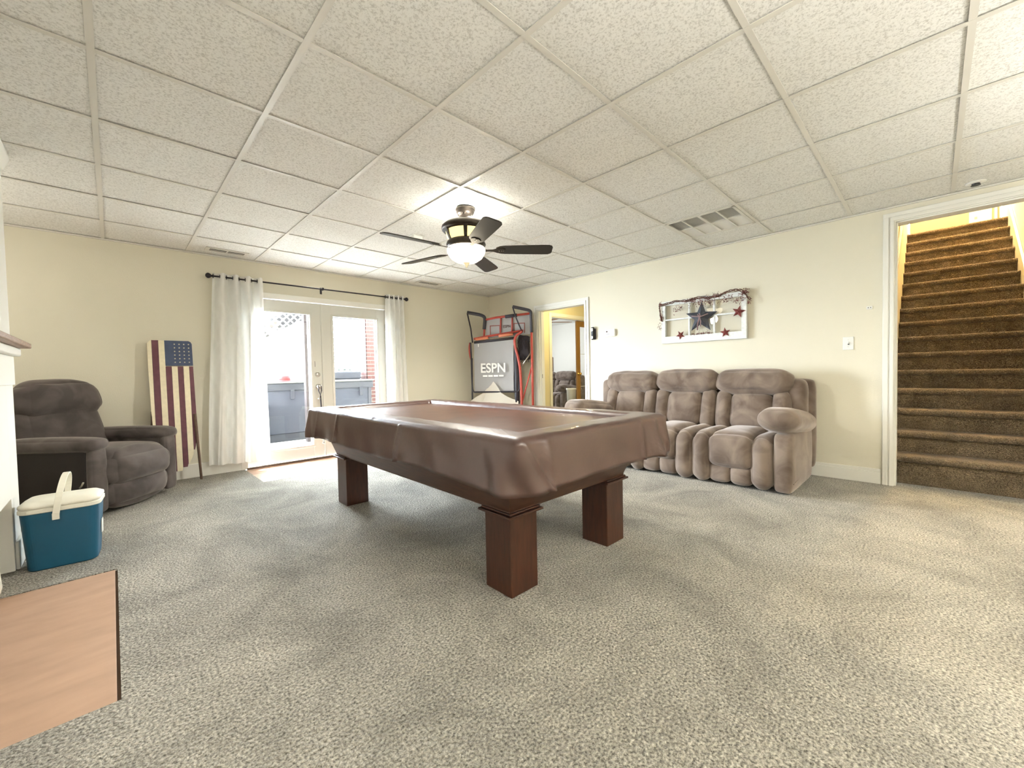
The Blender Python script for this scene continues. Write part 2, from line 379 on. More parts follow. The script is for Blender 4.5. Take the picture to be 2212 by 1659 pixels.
hs = MB().box(HX0, HX1-.010, HY0, HY1-.010, -0.02, -0.0015).build('hearth_slab', M['hearth'], fl, bevel=0.002); hs['label'] = 'flat tan hearth slab set into the carpet'
MB().box(HX0, HX1, HY0, HY1, -0.02, -0.012).build('slab_joint', M['joint'], fl)
for i, (a, b_) in enumerate([(TX0, 1.247), (1.251, 1.688), (1.692, 2.128), (2.132, 2.568), (2.572, TX1)]):
    for (c_, d) in ((TY0, 5.047), (5.051, 5.345)):
        o = bx('tile', M['entry_tile'], a, b_, c_, d, -0.02, -0.001, fl, bevel=0.001)
bx('threshold', M['board_wood'], 1.05, 2.80, 5.348, 5.40, -0.02, 0.016, fl, bevel=0.004)['label'] = 'brown wooden door threshold'

# ------------------------------------------------------------------ walls
wb = MB()
wb.box(XL-.12, 1.00, YB, YB+.14, 0, 2.6).box(2.85, 4.85, YB, YB+.14, 0, 2.6).box(1.00, 2.85, YB, YB+.14, 2.0, 2.6)
struct(wb.build('wall_back', M['wall']), 'beige wall with the French doors', 'wall')
wr_ = MB()
OPY0, OPY1, OPZ = 3.38, 4.25, 1.97        # doorway to hall
SY0, SY1, SZ = -0.70, 0.225, 2.22         # stair opening
wr_.box(XR, XR+.12, YF-.1, SY0, 0, 2.6).box(XR, XR+.12, SY1, OPY0, 0, 2.6).box(XR, XR+.12, OPY1, YB+.0, 0, 2.6)
wr_.box(XR, XR+.12, SY0, SY1, SZ, 2.6).box(XR, XR+.12, OPY0, OPY1, OPZ, 2.6)
struct(wr_.build('wall_right', M['wall']), 'beige wall behind the sofa with two openings', 'wall')
struct(MB().box(XL-.12, XL, YF, YB, 0, 2.6).build('wall_left', M['wall']), 'beige wall left behind the fireplace', 'wall')
struct(MB().box(XL-.12, XR+.12, YF-.12, YF, 0, 2.6).build('wall_front', M['wall']), 'beige wall behind the viewer', 'wall')
# chimney breast
BX, BY1, BY0 = -0.415, 3.74, 0.9
br = MB().box(XL, BX, 3.50, BY1, 0, 2.348).box(XL, BX, BY0, 3.50, .40, 2.348).box(XL, BX, BY0, 1.5, 0, .40).box(XL, -.95, 1.5, 3.5, 0, .40)
struct(br.build('wall_fireplace', M['white_paint'], bevel=0.004), 'white painted chimney breast at the left edge', 'wall')
mt = thing('mantelpiece', 'white mantelpiece with brown wooden shelf on the chimney breast at the left edge', 'mantel', (BX, BY1, 0))
bx('shelf', M['mantel_wood'], 0, .078, -2.4, .012, 1.232, 1.262, mt, bevel=0.006)
bx('moulding', M['white_paint'], 0, .038, -2.4, .004, 1.185, 1.232, mt, bevel=0.008)
bx('frieze', M['white_paint'], 0, .010, -2.4, -.005, 1.02, 1.185, mt, bevel=0.003)
struct(MB().prism([(0, 2.348), (.03, 2.348), (.03, 2.33), (.02, 2.30), (.008, 2.27), (0, 2.265)], -2.84, .03, mtx=Matrix(((1, 0, 0, BX), (0, 0, 1, BY1), (0, 1, 0, 0), (0, 0, 0, 1)))).build('trim_4', M['white_paint']), 'white crown moulding on the chimney breast', 'moulding')
struct(MB().box(BX, BX+.016, 3.52, BY1+.016, 0, .155).box(XL, BX, BY1, BY1+.016, 0, .155).build('baseboard_fireplace', M['white_paint'], bevel=.005), 'white baseboard of the chimney breast', 'baseboard')
tag(MB().lathe([(.05, 0), (.085, .02), (.10, .08), (.095, .15), (.06, .22), (.045, .24), (.05, .25)], 28).build('vase', M['cooler_white'], smooth=True), 'cream rounded vase on the carpet at the left picture edge', 'vase').location = (-0.468+.04, 3.07, 0)
bpy.data.objects['vase'].location = (-.50, 3.02, 0)
wd = thing('wreath', 'dark brown round wreath edge on the white chimney breast', 'wreath', (BX, 2.62, 1.60), 0)
pts = [(0.02, .20*math.cos(a), .20*math.sin(a)) for a in [2*PI*k/40 for k in range(40)]]
MB().tube(pts, .035, 8, True).build('ring', M['vine'], wd, smooth=True)
pf = thing('picture_frame', 'small grey picture frame standing on the mantel shelf', 'frame', (BX+.012, 3.10, 1.262))
bx('frame', M['black'], 0, .012, -.10, .06, 0, .11, pf, bevel=.002); bx('picture', M['banner'], .012, .014, -.085, .045, .015, .095, pf)

# ------------------------------------------------------------------ ceiling
ce = struct(MB().box(XL-.12, XR+.12, YF-.12, YB+.14, 2.375, 2.45).box(4.85, 7.5, 3.1, 4.83, 2.36, 2.45).box(4.85, 10.4, 4.95, 9.6, 2.36, 2.45).build('ceiling', M['white_wall']), 'suspended ceiling of square white tiles', 'ceiling')
tile_me = {}
def tile_mesh(w_, d_):
    k = (round(w_, 3), round(d_, 3))
    if k not in tile_me:
        o = MB().box(0, w_, 0, d_, 0, .012).build('tile', M['tile']); tile_me[k] = o.data; bpy.data.objects.remove(o)
    return tile_me[k]
i = -3
VENT = (6, 2)
while OX+G*i < XR:
    j = -5
    while OY+G*j < YB-.05:
        x0, x1 = max(XL, OX+G*i), min(XR, OX+G*(i+1)); y0, y1 = max(YF, OY+G*j), min(YB, OY+G*(j+1))
        if x1-x0 > .04 and y1-y0 > .04 and (i, j) != VENT:
            o = bpy.data.objects.new('tile', tile_mesh(x1-x0-.008, y1-y0-.008)); C.objects.link(o); o.parent = ce
            o.location = (x0+.004, y0+.004, 2.3535+random.uniform(-.0008, .0012))
            o.rotation_euler = (random.uniform(-.0015, .0015), random.uniform(-.0015, .0015), 0)
        j += 1
    i += 1
for i in range(-2, 8):
    x = OX+G*i; bx('main_tee', M['tee'], x-.0125, x+.0125, YF, YB, 2.3465, 2.3500, ce)
for j in range(-4, 9):
    y = OY+G*j; bx('cross_tee', M['tee'], XL, XR, y-.0120, y+.0120, 2.3470, 2.3505, ce)
MB().box(XL, XR, YB-.022, YB, 2.338, 2.349).box(XR-.022, XR, YF, YB, 2.338, 2.349).box(XL, XL+.022, YF, YB, 2.338, 2.349).build('wall_angle', M['tee'], ce)
# return air grille
x0, y0 = OX+G*6, OY+G*2
vg = thing('return_air_grille', 'square louvred return air grille in the ceiling above the sofa end', 'vent', (x0+.3048, y0+.3048, 2.35))
h = .29
MB().box(-h, h, -h, -h+.022, -.006, .004).box(-h, h, h-.022, h, -.006, .004).box(-h, -h+.022, -h, h, -.006, .004).box(h-.022, h, -h, h, -.006, .004).build('frame', M['tee'], vg, bevel=.001)
MB().box(-h, h, -h, h, .03, .034).build('backing', M['vent_dark'], vg)
for k, (w_, p) in enumerate(((.006, -.145), (.012, 0), (.006, .145))): bx('divider', M['tee'], -h+.02, h-.02, p-w_, p+w_, -.005, .006, vg)
bx('divider', M['tee'], -.006, .006, -h+.02, h-.02, -.005, .006, vg)
for k in range(26):
    x = -h+.032+k*.0215
    if abs(x) < .008: continue
    mt_ = Matrix.Translation((x, 0, .004)) @ Matrix.Rotation(math.radians(38 if x > 0 else -38), 4, 'Y')
    MB().box(-.0095, .0095, -h+.02, h-.02, -.0006, .0006, mtx=mt_).build('slat', M['tee'], vg)
def register(x, y, lab):
    r = thing('ceiling_register', lab, 'vent', (x, y, 2.352))
    MB().box(-.185, .185, -.065, .065, -.008, 0).build('frame', M['tee'], r, bevel=.003)
    MB().box(-.15, -.008, -.032, .032, -.0095, -.0075).box(.008, .15, -.032, .032, -.0095, -.0075).build('slot', M['vent_dark'], r)
    for s in (-1, 1):
        for k in range(2):
            bx('louver', M['tee'], min(s*.008, s*.15), max(s*.008, s*.15), -.012+k*.018, -.008+k*.018, -.0115, -.009, r)
register(.905, 5.14, 'slotted ceiling register near the left curtain'); register(3.34, 5.12, 'slotted ceiling register near the right curtain')
sd = thing('smoke_detector', 'small white rectangular detector on the ceiling left of the fan', 'detector', (2.13, 3.47, 2.352))
bx('body', M['plastic_white'], -.05, .05, -.05, .05, -.035, 0, sd, bevel=.008); bx('mounting_plate', M['plastic_white'], -.06, .06, -.06, .06, -.006, 0, sd, bevel=.002)
sp = thing('sprinkler_head', 'small sprinkler with dark opening in the ceiling above the stair doorway', 'sprinkler', (4.58, -.21, 2.352))
MB().lathe([(.055, 0), (.052, -.006), (.035, -.009)], 24).build('escutcheon', M['plastic_white'], sp, smooth=True)
MB().lathe([(.022, -.009), (.020, -.018), (.026, -.020), (.026, -.022)], 16).build('deflector', M['black'], sp)

# ------------------------------------------------------------------ baseboards and casings
struct(MB().box(XL, 1.0, YB-.016, YB, 0, .145).build('baseboard_back', M['trim'], bevel=.006), 'cream baseboard left of the French doors', 'baseboard')
struct(MB().box(2.86, XR, YB-.016, YB, 0, .13).build('baseboard_back_right', M['trim'], bevel=.006), 'cream baseboard right of the French doors', 'baseboard')
bb_ = MB()
for a, b_ in ((YF, SY0-.08), (SY1+.085, OPY0-.075), (OPY1+.075, YB)):
    bb_.box(XR-.014, XR, a, b_, 0, .105); bb_.box(XR-.010, XR, a, b_, .105, .13)
struct(bb_.build('baseboard_right', M['trim'], bevel=.003), 'cream baseboard along the sofa wall', 'baseboard')
def casing(name, ya, yb, z, wd_, x, th, parent=None, m=M['trim']):
    mb = MB()
    for t0, t1, d in ((0, wd_, th*.55), (wd_*.12, wd_*.40, th), (wd_*.55, wd_*.95, th*.85)):
        mb.box(x-d, x, ya-t1, ya-t0, 0, z+t0).box(x-d, x, yb+t0, yb+t1, 0, z+t0); mb.box(x-d, x, ya-t1, yb+t1, z+t0, z+t1)
    return mb
o = casing('trim_1', SY0, SY1, SZ, .078, XR, .022); o.box(XR, XR+.12, SY1-.012, SY1, 0, SZ).box(XR, XR+.12, SY0, SY0+.012, 0, SZ).box(XR, XR+.12, SY0, SY1, SZ-.012, SZ)
struct(o.build('trim_1', M['trim'], bevel=.0015), 'white casing around the stair opening', 'casing')
o = casing('trim_2', OPY0, OPY1, OPZ, .075, XR, .022); o.box(XR, XR+.12, OPY1-.012, OPY1, 0, OPZ).box(XR, XR+.12, OPY0, OPY0+.012, 0, OPZ).box(XR, XR+.12, OPY0, OPY1, OPZ-.012, OPZ)
o.box(XR+.04, XR+.075, OPY1-.024, OPY1-.012, 0, OPZ-.012)
struct(o.build('trim_2', M['trim'], bevel=.0015), 'white casing around the doorway to the hall', 'casing')
# French doors
FX0, FX1, FT = 1.062, 2.79, 1.942
mb = MB().box(1.0, FX0, YB-.018, YB, 0, 2.008).box(FX1, 2.855, YB-.018, YB, 0, 2.008).box(1.0, 2.855, YB-.018, YB, FT+.004, 2.008)
mb.box(1.0, FX0, YB, YB+.14, 0, 2.0).box(FX1, 2.85, YB, YB+.14, 0, 2.0).box(1.0, 2.85, YB, YB+.14, FT+.004, 2.0)
struct(mb.build('trim_3', M['trim'], bevel=.003), 'white casing around the French doors', 'casing')
def french(name, x0, x1, g0, g1, lab, knob):
    d = thing(name, lab, 'door', ((x0+x1)/2, YB+.025, 0)); d['kind'] = 'structure'; cx = (x0+x1)/2
    a, b_, c_, e = x0-cx+.002, x1-cx-.002, g0-cx, g1-cx; y0, y1 = 0, .042
    MB().box(a, c_, y0, y1, .018, FT).box(e, b_, y0, y1, .018, FT).box(c_, e, y0, y1, .018, .172).box(c_, e, y0, y1, 1.80, FT).build('frame', M['door_white'], d, bevel=.002)
    gl = MB().box(c_, e, .018, .024, .172, 1.80).build('glass_pane', M['glass'], d)
    w_ = .022; MB().box(c_-w_, c_+.004, -.008, 0, .172-w_, 1.80+w_).box(e-.004, e+w_, -.008, 0, .172-w_, 1.80+w_).box(c_, e, -.008, 0, .172-w_, .176).box(c_, e, -.008, 0, 1.796, 1.80+w_).build('glazing_bead', M['door_white'], d, bevel=.003)
    MB().box(c_, c_+.02, .026, .05, .172, 1.80).box(e-.02, e, .026, .05, .172, 1.80).build('outer_bead', M['door_white'], d)
    for zz in (.25, 1.0, 1.7):
        xx = a if not knob else a
        if not knob: bx('hinge', M['nickel'], b_-.004, b_+.006, -.006, .004, zz-.045, zz+.045, d)
    return d, cx
d1, cx = french('door_1', FX0, 1.926, 1.20, 1.785, 'left white French door leaf with silver knob and deadbolt', True)
kx = 1.856-cx
db = MB().lathe([(.031, 0), (.031, .008), (.024, .014), (.012, .018)], 24).build('deadbolt', M['nickel'], d1, smooth=True); db.rotation_euler = (PI/2, 0, 0); db.location = (kx, 0, 1.052)
kb = MB().lathe([(.030, 0), (.030, .006), (.012, .012), (.012, .030), (.024, .038), (.030, .052), (.026, .066), (.010, .072)], 24).build('knob', M['nickel'], d1, smooth=True); kb.rotation_euler = (PI/2, 0, 0); kb.location = (kx, 0, .903)
bx('latch_slot', M['bronze'], kx-.03, kx-.026, -.002, .002, 1.15, 1.22, d1)
bx('astragal', M['door_white'], 1.926-cx-.012, 1.926-cx+.010, -.012, 0, .018, FT, d1, bevel=.003)
d2, cx2 = french('door_2', 1.926, FX1, 2.06, 2.665, 'right white French door leaf hinged beside the right curtain', False)
ln = thing('lanyard', 'dark cord lanyard with clip hanging from the French door knob', 'lanyard', (1.859, YB-.03, .90))
MB().tube([(-.012, -.01, .01), (-.02, -.014, -.05), (.0, -.012, -.11), (.014, -.012, -.05), (.012, -.01, .01)], .007, 6).build('loop', M['net'], ln)
MB().tube([(0, -.012, -.11), (.004, -.012, -.25), (.012, -.012, -.42)], .009, 6).build('cord', M['net'], ln)
MB().tube([(.012, -.012, -.42), (.016, -.012, -.66), (.02, -.01, -.70)], .0025, 6).build('chain', M['nickel'], ln)
MB().lathe([(.002, -.012), (.012, -.006), (.014, 0), (.010, .01), (.002, .012)], 12, c=(-.016, -.012, -.15)).build('clip', M['nickel'], ln, smooth=True)
MB().lathe([(.002, -.012), (.012, -.006), (.014, 0), (.010, .01), (.002, .012)], 12, c=(.02, -.01, -.71)).build('bead', M['nickel'], ln, smooth=True)

# ------------------------------------------------------------------ curtains
cr = thing('curtain_rod', 'dark iron curtain rod with ball finials above the French doors', 'curtain rod', (1.92, 5.31, 2.112))
MB().tube([(-1.13, 0, 0), (1.13, 0, 0)], .0085, 10).build('pole', M['rod'], cr, smooth=True)
for s in (-1, 1):
    f = MB().lathe([(.010, 0), (.013, .006), (.009, .012), (.02, .022), (.028, .036), (.027, .05), (.016, .062), (.003, .066)], 16).build('finial', M['rod'], cr, smooth=True)
    f.rotation_euler = (0, s*PI/2, 0); f.location = (s*1.12, 0, 0)
for x in (-1.03, 0, 1.03): MB().box(x-.006, x+.006, -.004, .08, -.012, -.004).box(x-.012, x+.012, .072, .078, -.05, .03).tube([(x, 0, -.012), (x, 0, .018)], .012, 8).build('bracket', M['rod'], cr)
def curtain(lab, xt0, xt1, xb0, xb1, zt, zb0, zb1, folds, amp, seed):
    t = thing('sheer_curtain', lab, 'curtain', ((xt0+xt1)/2, 5.31, 0), group='sheer white curtains at the French doors')
    cx = (xt0+xt1)/2; nu, nv = 110, 46; mb = MB(); vs = []
    for j in range(nv+1):
        v = j/nv; e = v**.8
        for i in range(nu+1):
            u = i/nu; ph = u*folds*2*PI
            x = (xt0+(xt1-xt0)*u)*(1-e)+(xb0+(xb1-xb0)*u)*e
            z0 = zb0*(1-u)+zb1*u; z = zt+.035*(1 if v == 0 else 0)*0 - (zt-z0)*v
            a = amp*(1-.25*v)+.006*math.sin(ph*.37+seed)
            y = a*math.sin(ph+.5*v*math.sin(seed+u*7)) + .012*v*math.sin(ph*2.3+seed*2+v*3) - .02*v
            x += .010*math.sin(ph*1.1+v*5+seed)*v
            vs.append((x-cx, y, z))
    fs = [(j*(nu+1)+i, j*(nu+1)+i+1, (j+1)*(nu+1)+i+1, (j+1)*(nu+1)+i) for j in range(nv) for i in range(nu)]
    mb.add(vs, fs); o = mb.build('panel', M['sheer'], t, smooth=True, fixn=False)
    for k in range(folds*2):
        u = (k)/(folds*2)+.5/(folds*2)*0+.001; x = xt0+(xt1-xt0)*u-cx
        pts = [(x, .019*math.cos(a), 2.112+.019*math.sin(a)) for a in [2*PI*q/16 for q in range(16)]]
        MB().tube(pts, .0035, 6, True).build('grommet', M['rod'], t, smooth=True)
    return t
curtain('long sheer white curtain at the left of the French doors', .80, 1.262, .70, 1.262, 2.150, .115, .085, 4, .042, 1.0)
curtain('narrow sheer white curtain at the right of the French doors', 2.755, 3.03, 2.73, 3.06, 2.150, .07, .07, 4, .030, 2.4)

# ------------------------------------------------------------------ pool table
pt = thing('pool_table', 'dark wood pool table with square legs in the middle of the carpet', 'pool table', (1.755, 2.36, 0), math.radians(-.8))
for sx in (-1, 1):
    for sy in (-1, 1):
        cx, cy = sx*.385, sy*.945
        lg = MB()
        lg.box(cx-.088, cx+.088, cy-.090, cy+.090, 0, .372).build('leg', M['wood'], pt, bevel=.004)
        q = MB(); q.box(cx-.112, cx+.112, cy-.114, cy+.114, .372, .384).box(cx-.100, cx+.100, cy-.102, cy+.102, .384, .394)
        q.build('leg_cap', M['wood'], pt, bevel=.003)
def frustum(name, m, parent, a, b_, z0, c_, d, z1):
    MB().add  # rectangular sloping body
    mb = MB(); mb.add([(-a, -b_, z0), (a, -b_, z0), (a, b_, z0), (-a, b_, z0), (-c_, -d, z1), (c_, -d, z1), (c_, d, z1), (-c_, d, z1)],
                      [(3, 2, 1, 0), (4, 5, 6, 7), (0, 1, 5, 4), (1, 2, 6, 5), (2, 3, 7, 6), (3, 0, 4, 7)])
    return mb.build(name, m, parent, bevel=.006)
frustum('cabinet', M['apron'], pt, .475, 1.035, .392, .545, 1.12, .62)
MB().box(-.478, .478, -1.038, 1.038, .392, .402).build('cabinet_moulding', M['apron'], pt, bevel=.003)
MB().box(-.60, .60, -1.22, 1.22, .62, .745).build('rail', M['apron'], pt, bevel=.02)
for x, y in ((-.60, 1.17), (-.60, 0), (-.60, -1.17), (.60, 1.17), (.60, 0), (.60, -1.17)):
    MB().lathe([(.030, .525), (.036, .535), (.038, .70)], 16, c=(x*.955, y*.985, 0)).build('pocket', M['black'], pt, smooth=True)
# vinyl cover: one cloth sheet
W2, L2, TOP, BED = .612, 1.245, .772, .716
def ringpt(s, hx, hy, r):
    """point at perimeter fraction s of a rounded rectangle"""
    segs = [2*(hy-r), PI/2*r, 2*(hx-r), PI/2*r]*2; tot = sum(segs); d = s*tot; k = 0
    while d > segs[k] and k < 7: d -= segs[k]; k += 1
    cs = [(hx-r, hy-r), (-(hx-r), hy-r), (-(hx-r), -(hy-r)), (hx-r, -(hy-r))]
    if k == 0: return (hx, -(hy-r)+d), (1, 0)
    if k == 2: return ((hx-r)-d, hy), (0, 1)
    if k == 4: return (-hx, (hy-r)-d), (-1, 0)
    if k == 6: return (-(hx-r)+d, -hy), (0, -1)
    c_ = cs[(k-1)//2]; a = ((k-1)//2)*PI/2+d/r if r > 0 else 0
    return (c_[0]+r*math.cos(a), c_[1]+r*math.sin(a)), (math.cos(a), math.sin(a))
NP = 720
rings = []
def corner_w(x, y):
    return max(0, 1-math.hypot(abs(x)-W2, abs(y)-L2)/.22)
def crease(x, y, side):
    return 0
for kind, d, z in [('in', t, BED) for t in (.60, .56, .50, .44, .38, .32, .27, .22, .185)]+[('in', .168, BED+.006), ('in', .158, .752), ('in', .150, TOP-.004), ('in', .135, TOP), ('in', .10, TOP+.001), ('in', .06, TOP), ('in', .03, TOP-.001), ('in', .012, TOP-.004), ('in', .003, TOP-.012)]:
    ring = []
    for k in range(NP):
        (x, y), n_ = ringpt(k/NP, W2-d, L2-d, max(.002, .035-d*.1))
        amp = .0045 if z == BED else .0025
        p = Vector((x*6, y*6, 1.3)); wv = noise.noise(p)+.6*noise.noise(p*2.7)+.35*abs(noise.noise(p*6))
        ridge = (1-abs(noise.noise(Vector((x*4+7, y*7, 3)))))**10
        ring.append((x, y, z+amp*wv+.006*ridge*(1 if z == BED else .4)))
    rings.append(ring)
for j, t in enumerate([0, .06, .14, .25, .38, .52, .66, .80, .92, 1.0]):
    ring = []
    for k in range(NP):
        cr_ = .03+.14*t
        ext = .006+.030*t
        (x, y), n_ = ringpt(k/NP, W2+ext, L2+ext, cr_)
        cw = corner_w(x, y); s = k/NP*2*(2*(W2+L2))
        f = (.006*math.sin(s*9+noise.noise(Vector((s*1.3, 0, 0)))*5)+.004*math.sin(s*23+2*noise.noise(Vector((s*3, 4, 0)))))*t
        f += .012*noise.noise(Vector((s*2.2, t*2.0, 9)))*t
        f += cw*t*(.020*math.sin(s*38)+.030)
        for c0, hgt in ((-.31, .014), (.60, .010), (1.0, .007)):       # sharp folded creases in the long side
            if n_[0] < -.9: f += hgt*math.exp(-((y-(c0))/.010)**2)*(.4+t)
        for c0, hgt in ((-.46, .012), (.30, .008), (.46, .012)):
            if n_[1] < -.9: f += hgt*math.exp(-((x-c0)/.010)**2)*(.4+t)
        if n_[1] < -.3: f += .016*math.exp(-((x-(-W2+.02+.12*t))/.009)**2)*(.3+t)
        z = TOP-.018-(TOP-.018-.552)*t + .005*math.sin(s*5)*t - .012*cw*t + .010*noise.noise(Vector((s*2, 1, 1)))*t
        ring.append((x+n_[0]*f, y+n_[1]*f, z))
    rings.append(ring)
mb = MB(); nr = len(rings)
mb.add([p for r_ in rings for p in r_]+[(0, .3, BED)], [(i*NP+k, i*NP+(k+1) % NP, (i+1)*NP+(k+1) % NP, (i+1)*NP+k) for i in range(nr-1) for k in range(NP)])
mb.f += [tuple(range(NP))[::-1]]; mb.mi += [0]; mb.v.pop()
cov = mb.build('table_cover', M['cover'], None, smooth=True, fixn=False)
cov.location = (1.755, 2.36, 0); cov.rotation_euler = (0, 0, math.radians(-.8))
so = cov.modifiers.new('solid', 'SOLIDIFY'); so.thickness = .0015; so.offset = -1
tag(cov, 'creased brown vinyl cover draped over the pool table', 'table cover')

# ------------------------------------------------------------------ reclining sofa
def sofa(name, m, seats, sw, lab, simple=False):
    W = seats*sw; t = thing(name, lab, 'sofa')
    bs = MB().box(-W/2-.13, W/2+.13, .10, .84, .03, .30); bs.build('base', m, t, bevel=.03)
    cushion('back_frame', m, (0, .845, .50), (W+.32, .15, .84), t, r=.07, wr=.004, seed=3)
    for s in (-1, 1):
        x = s*(W/2+.072)
        cushion('arm', m, (x, .41, .255), (.14, .80, .49), t, r=.045, puff=.01, seed=s+5, wr=.005)
        cushion('arm_pad', m, (x-s*.035, .37, .565), (.29, .84, .185), t, r=.09, puff=.02, seed=s+9, rot=(math.radians(-7), 0, 0), n=12, wr=.007)
        MB().tube([(x+s*.071, .04, .10), (x+s*.073, .35, .12), (x+s*.071, .62, .10)], .004, 6).build('piping', m, t)
        cushion('wing', m, (s*(W/2+.03), .76, .70), (.16, .20, .44), t, r=.075, seed=s+12, wr=.005)
    for k in range(seats):
        x = (k-(seats-1)/2)*sw; sd_ = k*1.7+1
        lean = math.radians(-13)
        cushion('headrest', m, (x, .715, .885+(.010 if k == 1 else 0)), (sw*1.0, .23, .235), t, r=.095, puff=.018, rot=(lean, 0, 0), seed=sd_, n=14, wr=.008)
        cushion('back_cushion', m, (x, .675, .600), (sw*.56, .20, .36), t, r=.07, puff=.02, rot=(lean, 0, 0), seed=sd_+1, wr=.006)
        for s in (-1, 1):
            cushion('back_bolster', m, (x+s*sw*.385, .675, .600), (sw*.225, .19, .40), t, r=.06, puff=.012, rot=(lean, 0, s*-.08), seed=sd_+2+s, wr=.006)
            cushion('seat_bolster', m, (x+s*sw*.375, .34, .345), (sw*.25, .60, .23), t, r=.07, puff=.01, seed=sd_+5+s, wr=.006)
            cushion('footrest_bolster', m, (x+s*sw*.375, .095, .225), (sw*.25, .21, .41), t, r=.072, puff=.015, seed=sd_+7+s, n=12, wr=.007)
        cushion('seat_cushion', m, (x, .34, .360), (sw*.53, .60, .22), t, r=.07, puff=.015, seed=sd_+3, wr=.006)
        cushion('footrest_pad', m, (x, .085, .305), (sw*.53, .20, .265), t, r=.055, puff=.015, seed=sd_+4, n=12, wr=.006)
        for s in (-1, 1):
            cushion('footrest_panel', m, (x+s*sw*.135, .10, .105), (sw*.265, .16, .155), t, r=.035, puff=.012, seed=sd_+10+s, wr=.004)
    return t
s1 = sofa('reclining_sofa', M['sofa'], 3, .645, 'taupe plush three seat reclining sofa against the right wall')
s1.location = (3.785, 1.8725, 0); s1.rotation_euler = (0, 0, -PI/2)
s2 = sofa('reclining_loveseat', M['far_sofa'], 2, .66, 'dark taupe plush sofa in the far room seen through the doorway')
s2.location = (7.95, 7.15, 0); s2.rotation_euler = (0, 0, -PI/2)

# ------------------------------------------------------------------ recliner
rc = thing('recliner', 'dark brown plush recliner in the corner behind the cooler', 'recliner', (.13, 4.60, 0), math.radians(48))
mr, ms = M['recliner'], M['recliner_side']
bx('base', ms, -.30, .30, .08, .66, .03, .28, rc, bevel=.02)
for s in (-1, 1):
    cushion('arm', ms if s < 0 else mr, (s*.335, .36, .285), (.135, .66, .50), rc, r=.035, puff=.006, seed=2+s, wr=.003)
    cushion('arm_pad', mr, (s*.335, .33, .555), (.165, .72, .105), rc, r=.05, puff=.012, seed=4+s, wr=.005)
    cushion('arm_front', mr, (s*.335, .015, .29), (.125, .06, .49), rc, r=.028, puff=.008, seed=7+s, wr=.003)
cushion('seat', mr, (0, .28, .395), (.54, .62, .20), rc, r=.08, puff=.02, seed=3)
cushion('footrest_pad', mr, (0, .02, .335), (.54, .20, .25), rc, r=.09, puff=.045, seed=5, n=14, wr=.007)
cushion('footrest_panel', mr, (0, .035, .155), (.53, .16, .21), rc, r=.07, puff=.04, seed=6, n=14, wr=.006)
cushion('backrest', mr, (0, .60, .64), (.60, .20, .60), rc, r=.09, puff=.02, rot=(math.radians(-14), 0, 0), seed=8, n=12, wr=.008, taper=-.08)
cushion('headrest', mr, (0, .615, .885), (.60, .23, .29), rc, r=.11, puff=.03, rot=(math.radians(-12), 0, 0), seed=9, n=14, wr=.010, taper=-.04)
MB().tube([(-.40, .08, .25), (-.44, .03, .27), (-.445, .01, .30)], .006, 8).build('lever', M['nickel'], rc, smooth=True)

# ------------------------------------------------------------------ cooler
co = thing('cooler', 'small teal blue cooler with cream lid and raised handle', 'cooler', (-.225, 3.50, 0), math.radians(-5))
def rrect(hx, hy, r, n=8):
    pts = []
    for k, (sx, sy) in enumerate(((1, 1), (-1, 1), (-1, -1), (1, -1))):
        for q in range(n+1):
            a = k*PI/2+q/n*PI/2; pts.append((sx*(hx-r)+r*math.cos(a), sy*(hy-r)+r*math.sin(a)))
    return pts
def loft(rs, cap=True):
    mb = MB(); n = len(rs[0][0]); vs = []
    for pts, z in rs: vs += [(x, y, z) for x, y in pts]
    fs = [(i*n+k, i*n+(k+1) % n, (i+1)*n+(k+1) % n, (i+1)*n+k) for i in range(len(rs)-1) for k in range(n)]
    if cap: fs += [tuple(range(n))[::-1], tuple((len(rs)-1)*n+k for k in range(n))]
    mb.add(vs, fs); return mb
loft([(rrect(.130, .100, .04), 0), (rrect(.137, .107, .045), .006), (rrect(0.156, .120, .05), .322)]).build('body', M['cooler_blue'], co, smooth=False, bevel=.002)
bpy.data.objects['body'] if False else None
loft([(rrect(0.158, .122, .05), .318), (rrect(0.162, .126, .052), .322), (rrect(0.162, .126, .052), .338), (rrect(0.156, .120, .05), .342)]).build('rim', M['cooler_white'], co)
loft([(rrect(0.156, .120, .05), .343), (rrect(0.161, .125, .052), .350), (rrect(0.159, .123, .05), .362), (rrect(.135, .105, .045), .378), (rrect(.09, .07, .04), .384)]).build('lid', M['cooler_white'], co, smooth=True)
hp = []
for k in range(25):
    a = PI*k/24; y = -.135*math.cos(a); z = .30+.205*math.sin(a)**.8; hp.append((-.012+(z-.30)*.14, y, z))
mb = MB(); vs = []; wdt = .014
for i_, (x, y, z) in enumerate(hp):
    a = PI*i_/24; nx, nz = -math.cos(a), math.sin(a)
    for (dx, dn) in ((-wdt, -.003), (wdt, -.003), (wdt, .004), (-wdt, .004)): vs.append((x+dx, y+dn*nx, z+dn*nz))
fs = [(i_*4+k, i_*4+(k+1) % 4, (i_+1)*4+(k+1) % 4, (i_+1)*4+k) for i_ in range(24) for k in range(4)]+[(3, 2, 1, 0), (96, 97, 98, 99)]
mb.add(vs, fs); mb.box(-.026, .002, -.140, -.130, .275, .31).box(-.026, .002, .130, .140, .275, .31); mb.build('handle', M['cooler_white'], co, bevel=.0015)
bx('label', M['print_white'], .1475, .1505, -.02, .03, .13, .21, co).rotation_euler = (0, .02, 0)

